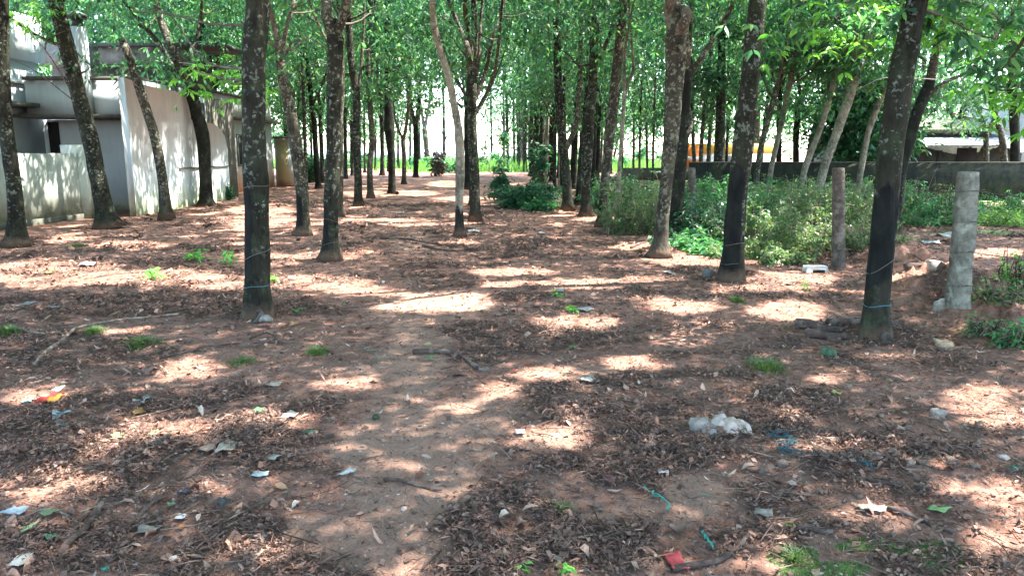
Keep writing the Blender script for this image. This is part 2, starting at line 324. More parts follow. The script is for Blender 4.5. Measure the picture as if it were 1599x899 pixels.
M['post_dark'] = post_mat('weathered_post', (.11, .09, .075), (.04, .034, .03), (.18, .17, .15))
M['stone'] = post_mat('stone', (.30, .27, .24), (.18, .15, .13), (.40, .38, .35))
M['stone_mossy'] = post_mat('stone_mossy', (.10, .12, .06), (.05, .06, .03), (.16, .15, .11))
M['stone_tan'] = post_mat('stone_tan', (.42, .32, .21), (.26, .18, .12), (.5, .42, .33))
M['deadwood'] = post_mat('dead_wood', (.09, .058, .046), (.03, .02, .017), (.17, .13, .11))
M['vine'] = post_mat('dry_vine', (.30, .23, .18), (.17, .12, .09), (.40, .33, .27))
M['shell'] = post_mat('coconut_shell', (.09, .075, .065), (.035, .03, .027), (.14, .13, .12))
M['shell_grey'] = post_mat('coconut_shell_grey', (.11, .12, .12), (.06, .065, .065), (.2, .21, .2))
def plain(name, c, rough=.6, trans=0, metal=0, noise_amt=.25):
    m, nt, b = mat(name); v = objvec(nt)
    f = ramp(nt, noise(nt, v, 22, 5, .65), [(.3, (0, 0, 0)), (.7, (1, 1, 1))])
    cc = mixc(nt, mth(nt, 'MULTIPLY', f, noise_amt * 1.6), c, tuple(k * .45 for k in c))
    nt.links.new(cc, b.inputs['Base Color']); b.inputs['Roughness'].default_value = rough; b.inputs['Metallic'].default_value = metal
    return m
M['dark'] = plain('dark_void', (.01, .011, .011), .9)
M['pipe'] = plain('grey_pipe', (.30, .32, .32), .5)
M['metal'] = plain('sooty_metal', (.045, .048, .05), .6, metal=.3)
M['capm'] = plain('grey_cap', (.22, .23, .23), .6)
M['door'] = plain('cream_door', (.42, .36, .20), .6)
M['wire'] = plain('fence_wire', (.06, .05, .045), .6, metal=.4)
M['pale_wire'] = plain('pale_wire', (.14, .14, .125), .6)
M['blue_cord'] = plain('blue_cord', (.04, .17, .22), .6)
M['green_cord'] = plain('green_cord', (.02, .30, .22), .5)

# ------------------------------------------------------------------ mesh helpers
class MB:
    def __init__(s): s.V = []; s.F = []; s.n = 0; s.A = []
    def add(s, V, F, a=None):
        V = np.asarray(V, float).reshape(-1, 3); s.V.append(V)
        s.F.extend([(np.asarray(f) + s.n) for f in (F if isinstance(F, list) else [F])]); s.n += len(V)
        s.A.append(np.zeros(len(V)) if a is None else np.asarray(a, float).ravel())
    def build(s, name, m, parent=None, loc=None, smooth=False, attr=None, color=None):
        V = np.concatenate(s.V); 
        org = np.array(loc if loc is not None else (0, 0, 0), float)
        V = V - org
        me = bpy.data.meshes.new(name)
        idx = np.concatenate([f.ravel() for f in s.F]).astype(np.int32)
        tot = np.concatenate([np.full(len(f), f.shape[1]) for f in s.F]).astype(np.int32)
        me.vertices.add(len(V)); me.vertices.foreach_set('co', V.astype(np.float32).ravel())
        me.loops.add(len(idx)); me.loops.foreach_set('vertex_index', idx)
        me.polygons.add(len(tot)); me.polygons.foreach_set('loop_start', (np.cumsum(tot) - tot).astype(np.int32))
        if smooth: me.polygons.foreach_set('use_smooth', np.ones(len(tot), bool))
        me.update(calc_edges=True)
        if attr:
            a = me.attributes.new(attr, 'FLOAT', 'POINT'); a.data.foreach_set('value', np.concatenate(s.A).astype(np.float32))
        if color is not None:
            a = me.attributes.new('mask', 'FLOAT_COLOR', 'POINT'); a.data.foreach_set('color', color.astype(np.float32).ravel())
        me.materials.append(m)
        o = bpy.data.objects.new(name, me); col.objects.link(o)
        if parent is not None: o.parent = parent
        elif loc is not None: o.location = org
        return o
def tag(o, label=None, cat=None, group=None, kind=None):
    if label: o['label'] = label
    if cat: o['category'] = cat
    if group: o['group'] = group
    if kind: o['kind'] = kind
    return o
def empty(name, loc, label, cat, group=None):
    o = bpy.data.objects.new(name, None); col.objects.link(o); o.location = tuple(float(k) for k in loc); o.empty_display_size = .2
    return tag(o, label, cat, group)
def smooth_path(P, R_, n):
    P = np.asarray(P, float); R_ = np.asarray(R_, float)
    if len(P) == 2: t = np.linspace(0, 1, n)[:, None]; return P[0] * (1 - t) + P[1] * t, R_[0] * (1 - t[:, 0]) + R_[1] * t[:, 0]
    d = np.concatenate([[0], np.cumsum(np.linalg.norm(np.diff(P, axis=0), axis=1))])
    tt = np.linspace(0, d[-1], n); out = np.zeros((n, 3))
    # Catmull-Rom in arc length
    m = np.zeros_like(P)
    for i in range(len(P)):
        a, b = max(0, i - 1), min(len(P) - 1, i + 1); m[i] = (P[b] - P[a]) / (d[b] - d[a] + 1e-9)
    k = np.clip(np.searchsorted(d, tt, side='right') - 1, 0, len(P) - 2)
    h = d[k + 1] - d[k] + 1e-9; t = (tt - d[k]) / h
    h00 = 2 * t**3 - 3 * t**2 + 1; h10 = t**3 - 2 * t**2 + t; h01 = -2 * t**3 + 3 * t**2; h11 = t**3 - t**2
    out = h00[:, None] * P[k] + (h10 * h)[:, None] * m[k] + h01[:, None] * P[k + 1] + (h11 * h)[:, None] * m[k + 1]
    return out, np.interp(tt, d, R_)
def tube(mb, P, Rr, sides=8, rough=0.0, panel=None, cap=True, flare=0.0, seed=0):
    P = np.asarray(P, float); Rr = np.asarray(Rr, float); n = len(P)
    T = np.gradient(P, axis=0); T /= np.linalg.norm(T, axis=1)[:, None] + 1e-9
    ref = np.tile([0.0, -1.0, 0.0], (n, 1)); hv = np.abs((T * ref).sum(1)) > .9; ref[hv] = [1, 0, 0]
    A = ref - (ref * T).sum(1)[:, None] * T; A /= np.linalg.norm(A, axis=1)[:, None] + 1e-9   # points to the camera (-y)
    B = np.cross(T, A)                                                   # for an upright trunk: +x or -x
    if T[0, 2] > .3: B = np.where((B[:, :1] < 0), -B, B) if np.mean(B[:, 0]) < 0 else B
    th = np.linspace(0, 2 * pi, sides, endpoint=False)
    rad = np.tile(Rr[:, None], (1, sides)); zr = P[:, 2] - P[0, 2]
    if rough:
        rad = rad * (1 + rough * (fbm(np.cos(th)[None, :] * 1.7 + seed + 5, zr[:, None] * 3 + np.sin(th)[None, :] * 1.7 + seed, 4) - .5) * 2)
    if flare:
        lob = .5 + .5 * np.sin(th * 4 + seed) * np.sin(th * 3 + seed * 2.1)
        rad = rad * (1 + flare * np.exp(-np.maximum(zr, 0) / .13)[:, None] * (.55 + .9 * lob)[None, :])
    a = np.zeros((n, sides))
    if panel:
        z0, z1, a0, a1, slope = panel
        ang = ((th + pi) % (2 * pi)) - pi
        zz = zr[:, None] - slope * (ang[None, :] - a0) / max(.1, (a1 - a0)) * -1.0
        ina = sstep(a0 - .12, a0 + .12, ang)[None, :] * (1 - sstep(a1 - .12, a1 + .12, ang))[None, :]
        inz = sstep(z0 - .015, z0 + .015, zz) * (1 - sstep(z1 - .10, z1 + .10, zr[:, None] + .06 * np.sin(ang * 3)[None, :]))
        a = ina * inz; rad = rad - a * .007
    V = P[:, None, :] + rad[:, :, None] * (A[:, None, :] * np.cos(th)[None, :, None] + B[:, None, :] * np.sin(th)[None, :, None])
    i = np.arange(n - 1)[:, None] * sides; j = np.arange(sides)[None, :]; jn = (j + 1) % sides
    Q = np.stack([i + j, i + jn, i + sides + jn, i + sides + j], -1).reshape(-1, 4)
    F = [Q]
    if cap and sides >= 3:
        F += [np.arange(sides)[None, ::-1], (np.arange(sides) + (n - 1) * sides)[None, :]]
    mb.add(V, F, a)
def box(mb, a, b):
    (x0, y0, z0), (x1, y1, z1) = a, b
    V = [(x0, y0, z0), (x1, y0, z0), (x1, y1, z0), (x0, y1, z0), (x0, y0, z1), (x1, y0, z1), (x1, y1, z1), (x0, y1, z1)]
    mb.add(V, [np.array([(0, 3, 2, 1), (4, 5, 6, 7), (0, 1, 5, 4), (1, 2, 6, 5), (2, 3, 7, 6), (3, 0, 4, 7)])])
def leaves(mb, C, Lh, Wd, n3=3, droop=(.2, 1.0), rg=rng, spread=None, fold=False):
    """C (N,3) cluster centres; each gets n3 leaflets, diamond shaped, from a common point"""
    N = len(C)
    if N == 0: return
    C = np.repeat(C, n3, 0); K = len(C)
    az = np.repeat(rg.uniform(0, 2 * pi, N), n3) + np.tile(np.arange(n3) * 1.15, N) + rg.normal(0, .25, K)
    if spread is not None: az = np.repeat(rg.uniform(0, 2 * pi, N), n3) + np.tile(np.arange(n3) * spread, N) + rg.normal(0, .3, K)
    dr = rg.uniform(droop[0], droop[1], K); L = Lh * rg.uniform(.65, 1.25, K); W = Wd * rg.uniform(.75, 1.2, K)
    d = np.stack([np.cos(az) * np.cos(dr), np.sin(az) * np.cos(dr), -np.sin(dr)], 1)
    s = np.stack([-np.sin(az), np.cos(az), np.zeros(K)], 1); up = np.cross(d, s) * -1
    roll = rg.normal(0, .6, K)[:, None]; s2 = s * np.cos(roll) + up * np.sin(roll)
    c0 = C + d * (L * .12)[:, None]
    if not fold:
        V = np.stack([c0, c0 + d * (L * .5)[:, None] - s2 * (W / 2)[:, None], c0 + d * L[:, None] - np.array([0, 0, 1]) * (L * .12)[:, None], c0 + d * (L * .5)[:, None] + s2 * (W / 2)[:, None]], 1)
        mb.add(V.reshape(-1, 3), [np.arange(K * 4).reshape(K, 4)])
    else:
        nup = np.cross(s2, d)
        V = np.stack([c0, c0 + d * (L * .35)[:, None] - s2 * (W / 2)[:, None] + nup * (W * .18)[:, None], c0 + d * (L * .7)[:, None] - s2 * (W * .36)[:, None] + nup * (W * .12)[:, None],
                      c0 + d * L[:, None] - np.array([0, 0, 1]) * (L * .22)[:, None],
                      c0 + d * (L * .7)[:, None] + s2 * (W * .36)[:, None] + nup * (W * .12)[:, None], c0 + d * (L * .35)[:, None] + s2 * (W / 2)[:, None] + nup * (W * .18)[:, None],
                      c0 + d * (L * .35)[:, None], c0 + d * (L * .7)[:, None] - np.array([0, 0, 1]) * (L * .06)[:, None]], 1)
        b0 = np.arange(K)[:, None] * 8
        Q = np.concatenate([b0 + np.array([[0, 1, 6, 6]])[:, :4] * 0 + np.array([[1, 2, 7, 6]]), b0 + np.array([[6, 7, 4, 5]])])
        T = np.concatenate([b0 + np.array([[0, 1, 6]]), b0 + np.array([[0, 6, 5]]), b0 + np.array([[2, 3, 7]]), b0 + np.array([[7, 3, 4]])])
        mb.add(V.reshape(-1, 3), [Q, T])

# ------------------------------------------------------------------ the ground, one sheet to the horizon
def build_ground():
    ys = [1.3]
    while ys[-1] < 60: ys.append(ys[-1] + max(.011, ys[-1] * .0062))
    back = -np.geomspace(3000, 1, 26)[:] ; mid = np.linspace(-.8, 1.25, 40)
    far = np.geomspace(61, 3500, 40)
    Y = np.concatenate([back, mid, np.array(ys), far])
    u = np.linspace(-1, 1, 560); side = np.geomspace(1.04, 60, 26)
    U = np.concatenate([-side[::-1], u, side])
    W = 2.4 + .92 * np.clip(Y, 0, 60) + .0 * Y
    W = np.where(Y > 60, W * 1.0, W)
    X = U[None, :] * W[:, None]; YY = np.repeat(Y[:, None], len(U), 1)
    H = gh(X.ravel(), YY.ravel()); mul, sa, gr = covers(X.ravel(), YY.ravel())
    V = np.stack([X.ravel(), YY.ravel(), H], 1)
    r, c = len(Y), len(U); i = np.arange(r - 1)[:, None] * c; j = np.arange(c - 1)[None, :]
    Q = np.stack([i + j, i + j + 1, i + c + j + 1, i + c + j], -1).reshape(-1, 4)
    mb = MB(); mb.add(V, [Q])
    o = mb.build('ground', M['ground'], smooth=True, color=np.stack([mul, sa, gr, np.ones_like(mul)], 1))
    tag(o, kind='structure')
build_ground()

# ------------------------------------------------------------------ buildings on the left
def part(mb, name, m, par, label=None, smooth=False):
    o = mb.build(name, M[m] if isinstance(m, str) else m, par, loc=tuple(par.location) if par is not None else None, smooth=smooth)
    if label: o['label'] = label
    return o
def boxes(lst):
    mb = MB()
    for a, b in lst: box(mb, a, b)
    return mb
# low compound wall
w = empty('compound_wall', (-9.8, 13, 0), 'low off-white boundary wall with mossy foot in front of the grey house', 'wall')
def quadwall(mb, x0, y0, x1, y1, t, z0, z1a, z1b):
    d = np.array([x1 - x0, y1 - y0]); d /= np.linalg.norm(d); nx, ny = d[1] * t, -d[0] * t
    V = [(x0, y0, z0), (x1, y1, z0), (x1 - nx, y1 - ny, z0), (x0 - nx, y0 - ny, z0), (x0, y0, z1a), (x1, y1, z1b), (x1 - nx, y1 - ny, z1b), (x0 - nx, y0 - ny, z1a)]
    mb.add(V, [np.array([(0, 3, 2, 1), (4, 5, 6, 7), (0, 1, 5, 4), (1, 2, 6, 5), (2, 3, 7, 6), (3, 0, 4, 7)])])
mb = MB(); quadwall(mb, -10.9, 7.0, -9.55, 16.7, .16, -.1, 1.46, 1.44); part(mb, 'wall_panel', 'compound', w)
part(boxes([((-9.90, 16.7, -.1), (-9.40, 16.92, 1.62))]), 'pillar', 'compound', w)
mb = MB(); quadwall(mb, -10.93, 7.0, -9.515, 16.7, .23, -.1, .12, .12); part(mb, 'plinth', 'old_concrete', w)
# house
h = empty('grey_house', (-11.5, 19, 0), 'two storey grey house with flat slabs, chimney and long white side wall', 'house')
part(boxes([((-15, 15.6, 0), (-11.75, 19.2, 3.62))]), 'wall', 'house_wall', h)
part(boxes([((-15, 19.21, 0), (-8.812, 20.69, 2.25)), ((-11.60, 18.4, 2.345), (-8.812, 20.69, 3.13)), ((-15, 20.7, 0), (-9.0, 22.6, 3.0))]), 'wall', 'house_wall', h, 'recessed grey wall under the roof slab')
part(boxes([((-15, 15.2, 3.625), (-11.62, 19.35, 4.68))]), 'parapet', 'white_wall', h, 'plain upper parapet block')
part(boxes([((-15, 14.9, 2.50), (-11.28, 19.0, 2.60))]), 'sunshade_slab', 'old_concrete', h)
part(boxes([((-15, 15.1, 3.05), (-11.70, 19.22, 3.10))]), 'ledge', 'old_concrete', h)
part(boxes([((-11.70, 18.0, 2.26), (-8.812, 19.2, 2.34))]), 'sunshade_slab', 'brown_concrete', h, 'stained brown roof slab')
part(boxes([((-11.58, 18.3, 3.135), (-8.812, 18.8, 3.22))]), 'coping', 'brown_concrete', h)
part(boxes([((-11.62, 19.17, .2), (-11.36, 19.207, 2.2))]), 'window', 'dark', h)
# side wall with stepped end, real thickness
sw = MB(); X0, X1 = -8.81, -8.66
def prof(pts):
    n = len(pts); V = [(X0, y, z) for y, z in pts] + [(X1, y, z) for y, z in pts]
    F = [np.array([[i, (i + 1) % n, n + (i + 1) % n, n + i]]) for i in range(n)]
    F.append(np.arange(n)[None, :]); F.append(np.arange(n)[None, ::-1] + n); sw.add(V, F)
prof([(17.3, -.1), (20.7, -.1), (20.7, 2.98), (20.0, 3.0), (19.0, 3.0), (18.2, 3.02), (17.3, 3.1)])
prof([(20.702, -.1), (23.2, -.1), (23.2, 1.55), (23.05, 1.9), (22.7, 2.15), (22.2, 2.26), (21.5, 2.29), (20.702, 2.3)])
part(sw, 'side_wall', 'white_wall', h, 'long white side wall with mossy green foot')
part(boxes([((-8.657, 19.7, 1.02), (-8.62, 23.1, 1.06))]), 'moulding', 'old_concrete', h)
part(boxes([((-8.997, 20.9, 2.35), (-8.95, 22.4, 2.85))]), 'window', 'dark', h)
ch = part(boxes([((-10.24, 18.1, 2.345), (-9.97, 18.37, 4.32))]), 'chimney', 'white_wall', h)
c2 = MB(); tube(c2, [(-10.105, 18.235, 4.320), (-10.105, 18.235, 4.500)], [.12, .12], 14)
tube(c2, [(-10.105, 18.235, 4.500), (-10.105, 18.235, 4.540), (-10.105, 18.235, 4.560)], [.21, .215, .20], 16)
c2.build('flue', M['metal'], ch, loc=tuple(h.location)); 
c3 = MB(); tube(c3, [(-10.105, 18.235, 4.562), (-10.105, 18.235, 4.600), (-10.105, 18.235, 4.670)], [.27, .21, .04], 16)
c3.build('cowl', M['capm'], ch, loc=tuple(h.location))
for zz in (3.6, 3.0): pass
tr = part(boxes([((-14.6, 24.0, 4.05), (-12.75, 24.35, 4.75)), ((-12.74, 24.0, 4.12), (-9.9, 24.35, 4.62))]), 'terrace_beam', 'old_concrete', h, 'weathered block beam over the roof terrace')
part(boxes([((-12.9, 23.8, 4.625), (-8.8, 26, 4.72))]), 'terrace_roof', 'metal', h)
part(boxes([((-14.6, 24.6, 3.05), (-9.6, 24.8, 4.1)), ((-10.4, 24.05, 3.05), (-10.15, 24.3, 4.1)), ((-14.6, 22.62, 0), (-9.0, 24.8, 3.04))]), 'terrace_wall', 'brown_concrete', h)
# rear building
h2 = empty('rear_outbuilding', (-10.5, 28, 0), 'pale outbuilding with rust stained foot and shed door behind the trunks', 'building')
part(boxes([((-13.5, 25.2, 0), (-9.8, 31.2, 2.55)), ((-13.5, 25.2, 2.65), (-9.8, 31.2, 3.35))]), 'wall', 'orange_foot', h2)
part(boxes([((-13.5, 24.9, 2.555), (-9.45, 31.4, 2.645))]), 'sunshade_slab', 'brown_concrete', h2)
part(boxes([((-13.6, 25.1, 3.355), (-9.72, 31.3, 3.43))]), 'coping', 'brown_concrete', h2)
wi = part(boxes([((-9.797, 27.2, 1.0), (-9.76, 28.5, 2.0))]), 'window', 'dark', h2)
pf = boxes([((-9.796, 27.12, .93), (-9.74, 27.19, 2.07)), ((-9.796, 28.51, .93), (-9.74, 28.58, 2.07)), ((-9.796, 27.191, 2.01), (-9.74, 28.509, 2.07)), ((-9.796, 27.191, .93), (-9.74, 28.509, .99)), ((-9.796, 27.82, .99), (-9.745, 27.87, 2.01))])
pf.build('frame', M['old_concrete'], wi, loc=tuple(h2.location))
pp = MB()
for yy in (25.9, 26.15): tube(pp, [(-9.74, yy, .3), (-9.74, yy, 2.55)], [.035, .035], 8)
part(pp, 'drain_pipe', 'pipe', h2)
part(boxes([((-9.8, 31.45, 0), (-9.1, 33.2, 1.98))]), 'shed_wall', 'orange_foot', h2)
part(boxes([((-9.9, 31.2, 1.985), (-8.95, 33.3, 2.06))]), 'shed_roof', 'brown_concrete', h2)
d = part(boxes([((-9.72, 31.41, .3), (-9.25, 31.447, 1.9))]), 'door', 'door', h2)
MB_h = boxes([((-9.34, 31.37, 1.0), (-9.31, 31.408, 1.15))]); MB_h.build('handle', M['metal'], d, loc=tuple(h2.location))

# ------------------------------------------------------------------ right side: boundary wall, low house, far yard
w2 = empty('boundary_wall', (16, 23, 0), 'long dark mossy wall across the right behind the shrubs', 'wall')
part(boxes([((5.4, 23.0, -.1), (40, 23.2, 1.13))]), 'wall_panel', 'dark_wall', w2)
part(boxes([((5.38, 22.97, 1.132), (40, 23.23, 1.16))]), 'coping', 'old_concrete', w2)
h3 = empty('low_tiled_house', (19, 32, 0), 'low house with sheet eaves and mossy upper roof behind the dark wall', 'house')
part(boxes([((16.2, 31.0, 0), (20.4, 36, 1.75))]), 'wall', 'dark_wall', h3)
part(boxes([((17.3, 30.96, .8), (17.5, 30.997, 1.5))]), 'window', 'dark', h3); part(boxes([((18.1, 30.96, .8), (18.9, 30.997, 1.6))]), 'window', 'dark', h3)
def slope(mb, x0, x1, y0, z0, y1, z1, t=.06, corr=0):
    n = 60 if corr else 2
    xs = np.linspace(x0, x1, n); zc = (np.sin(xs * corr) * .02) if corr else np.zeros(n)
    V = np.concatenate([np.stack([xs, np.full(n, y0), z0 + zc], 1), np.stack([xs, np.full(n, y1), z1 + zc], 1), np.stack([xs, np.full(n, y0), z0 + zc - t], 1), np.stack([xs, np.full(n, y1), z1 + zc - t], 1)])
    i = np.arange(n - 1)[:, None]
    Q = np.concatenate([np.hstack([i, i + 1, i + n + 1, i + n]), np.hstack([i + 2 * n, i + 3 * n, i + 3 * n + 1, i + 2 * n + 1]), np.hstack([i, i + 2 * n, i + 2 * n + 1, i + 1]), np.hstack([i + n, i + n + 1, i + 3 * n + 1, i + 3 * n])])
    mb.add(V, [Q]); 
sr = MB(); slope(sr, 15.8, 20.9, 30.0, 1.72, 32.5, 2.18, .05, 42); part(sr, 'eaves_roof', 'roof_sheet', h3, 'grey corrugated lean-to roof')
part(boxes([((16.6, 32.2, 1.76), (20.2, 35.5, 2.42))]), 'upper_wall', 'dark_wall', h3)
ur = MB(); slope(ur, 16.2, 20.6, 31.6, 2.36, 34, 2.85, .05, 42); part(ur, 'roof', 'mossy_roof', h3)
sh = empty('tin_lean_to', (21, 30, 0), 'small corrugated tin lean-to on posts beside the low tiled house', 'shed')
s1 = MB(); slope(s1, 18.9, 22.3, 28.4, 1.45, 29.8, 1.72, .04, 30); part(s1, 'roof', 'roof_sheet', sh)
pm = MB()
for xx in (19.1, 20.5, 22.1):
    pm = MB(); tube(pm, [(xx, 28.6, 0), (xx, 28.6, 1.42)], [.05, .05], 8); part(pm, 'post', 'post_dark', sh)
wh = empty('white_house', (27, 38, 0), 'tall white house wall partly hidden at the far right edge', 'house')
part(boxes([((24.6, 37, 0), (34, 42, 4.4))]), 'wall', 'white_wall', wh); part(boxes([((24.3, 36.6, 4.41), (34.3, 42.3, 4.55))]), 'roof_slab', 'old_concrete', wh)
part(boxes([((27, 36.95, 1.2), (28.2, 36.997, 2.6))]), 'window', 'dark', wh)
wh2 = empty('shaded_white_house', (14, 33, 0), 'white house wall deep in the shade of dark trees behind the wall', 'house')
part(boxes([((13.3, 31, 0), (14.5, 34, 2.1))]), 'wall', 'house_wall', wh2); part(boxes([((13.1, 30.7, 2.11), (14.7, 34.2, 2.2))]), 'roof_slab', 'metal', wh2)
# blue sheet
M['blue_sheet'] = plain('blue_sheet', (.05, .22, .55), .5); M['orange'] = plain('orange_paint', (.85, .22, .02), .5, noise_amt=.1); M['yellow'] = plain('yellow_paint', (.80, .50, .08), .5, noise_amt=.1)
M['white_paint'] = plain('white_paint', (.78, .78, .76), .6, noise_amt=.1)
bt = MB(); xs, zs = np.meshgrid(np.linspace(0, 1, 14), np.linspace(0, 1, 8)); sagz = 1.35 + .45 * zs - .12 * np.sin(xs * pi) - .03 * np.sin(xs * 14)
V = np.stack([22.0 + 2.6 * xs, 29.5 + .9 * zs + .05 * np.sin(xs * 12), sagz], -1).reshape(-1, 3); i = np.arange(7)[:, None] * 14; j = np.arange(13)[None, :]
bt.add(V, [np.stack([i + j, i + j + 1, i + 15 + j, i + 14 + j], -1).reshape(-1, 4)])
bt_o = bt.build('blue_tarpaulin', M['blue_sheet'], loc=(23, 30, 1.5), smooth=True); sm = bt_o.modifiers.new('thick', 'SOLIDIFY'); sm.thickness = .02
tag(bt_o, 'bright blue tarpaulin stretched beside the tin lean-to behind the wall', 'tarpaulin')
ob = empty('orange_shop', (14, 46, 0), 'low building painted orange, yellow and white seen between the trunks', 'building')
part(boxes([((10.2, 45, 0), (15.4, 50, 1.3))]), 'wall', 'white_paint', ob)
part(boxes([((10.2, 44.98, 1.302), (15.4, 50, 1.9))]), 'fascia', 'yellow', ob)
part(boxes([((10.1, 44.9, .3), (11.2, 44.975, 1.8))]), 'orange_panel', 'orange', ob)
part(boxes([((10.15, 44.86, .95), (11.3, 44.897, 1.15))]), 'stripe', 'white_paint', ob)
part(boxes([((12.4, 44.94, 0), (13.3, 44.98, 1.2))]), 'door', 'dark', ob)
emb = empty('roadside_wall', (10, 40, 0), 'low grey retaining wall along the sunny road beyond the trees', 'wall')
part(boxes([((5.6, 39, -.1), (17, 39.3, .62))]), 'wall_panel', 'old_concrete', emb)

# ------------------------------------------------------------------ trees
def grow_crown(nodes, tips, br, rmin=.008, r0=.05, sides=5):
    """join every tip to the nearest lower node with a bowed branch"""
    nodes = [np.array(n) for n in nodes]; P = np.array([n[:3] for n in nodes]); Rn = np.array([n[3] for n in nodes])
    c = P.mean(0); order = np.argsort(np.linalg.norm(tips - c, axis=1))
    for k in order:
        t = tips[k]; d = np.linalg.norm(P - t, axis=1) + np.where(P[:, 2] > t[2] - .1, 1.2, 0)
        i = int(np.argmin(d)); a = P[i]; L = np.linalg.norm(t - a)
        if L < .15: continue
        mid1 = a + (t - a) * .35 + np.array([0, 0, -.02 * L]) + rng.normal(0, .05 * L, 3); mid2 = a + (t - a) * .7 + np.array([0, 0, .05 * L]) + rng.normal(0, .05 * L, 3)
        r = min(Rn[i] * .65, .014 + .015 * L)
        pts, rr = smooth_path([a, mid1, mid2, t], [r, r * .75, r * .5, rmin * .6], 6)
        tube(br, pts, rr, sides, cap=False)
        P = np.vstack([P, pts[2:5]]); Rn = np.concatenate([Rn, rr[2:5]])
def filter_gaps(C, keep_rate=.0):
    g = C[:, :2] - (C[:, 2] / S[2])[:, None] * S[None, :2]
    gf = gapfield(g[:, 0], g[:, 1])
    return C[(rng.random(len(C)) > gf) | (rng.random(len(C)) < keep_rate)]
TREES = []; CROWNS = []
def finish_crowns():
    # thicken the crowns where the sun would still come through, so that only the wanted gaps stay open
    cell = .22; x0, x1, y0, y1 = -17, 13, 1.0, 46; nx, ny = int((x1 - x0) / cell), int((y1 - y0) / cell); cov = np.zeros((nx, ny))
    for root, C, ls, lm, zl in CROWNS:
        if not len(C): continue
        g = C[:, :2] - (C[:, 2] / S[2])[:, None] * S[None, :2]; i = ((g[:, 0] - x0) / cell).astype(int); j = ((g[:, 1] - y0) / cell).astype(int)
        k = (i >= 0) & (i < nx) & (j >= 0) & (j < ny); np.add.at(cov, (i[k], j[k]), 3 * ls * ls * .36 * .5 * .65)
    cov = (cov + np.roll(cov, 1, 0) + np.roll(cov, -1, 0) + np.roll(cov, 1, 1) + np.roll(cov, -1, 1)) / 5 / cell ** 2
    gx, gy = np.meshgrid(x0 + (np.arange(nx) + .5) * cell, y0 + (np.arange(ny) + .5) * cell, indexing='ij')
    gf = gapfield(gx.ravel(), gy.ravel()).reshape(nx, ny); need = np.where(gf < .3, np.clip(np.where(gy < 9, TAU * 1.3, TAU) - cov, 0, None), 0)
    ctr = np.array([[c[1][:, 0].mean(), c[1][:, 1].mean()] if len(c[1]) else [999, 999] for c in CROWNS]); extra = [[] for _ in CROWNS]
    h = rng.uniform(5.2, 9.5, (nx, ny)); px = gx + S[0] / S[2] * h; py = gy + S[1] / S[2] * h
    d = (px.ravel()[:, None] - ctr[:, 0]) ** 2 + (py.ravel()[:, None] - ctr[:, 1]) ** 2; own = d.argmin(1).reshape(nx, ny)
    tot = 0
    for k, (root, C, ls, lm, zl) in enumerate(CROWNS):
        m = own == k; a1 = 3 * ls * ls * .36 * .5 * .65; cnt = np.floor(need[m] * cell ** 2 / a1 + rng.random(m.sum())).astype(int)
        if cnt.sum() == 0: continue
        H = np.repeat(h[m], cnt) + rng.normal(0, .5, cnt.sum()); GX = np.repeat(gx[m], cnt) + rng.uniform(-.5, .5, cnt.sum()) * cell; GY = np.repeat(gy[m], cnt) + rng.uniform(-.5, .5, cnt.sum()) * cell
        E = np.stack([GX + S[0] / S[2] * H, GY + S[1] / S[2] * H, H], 1); CROWNS[k][1] = np.vstack([C, E]) if len(C) else E; tot += len(E)
    print('crown fill clusters', tot, 'base', sum(len(c[1]) for c in CROWNS) - tot)
    for root, C, ls, lm, zl in CROWNS:
        C = filter_gaps(C, .45 if root.location[1] > 38 else 0.); cb = MB(); leaves(cb, C, ls, ls * .36, 3, (.1, 1.1)); cb.build('crown', M[lm], root, loc=tuple(root.location))
TAU = 2.5
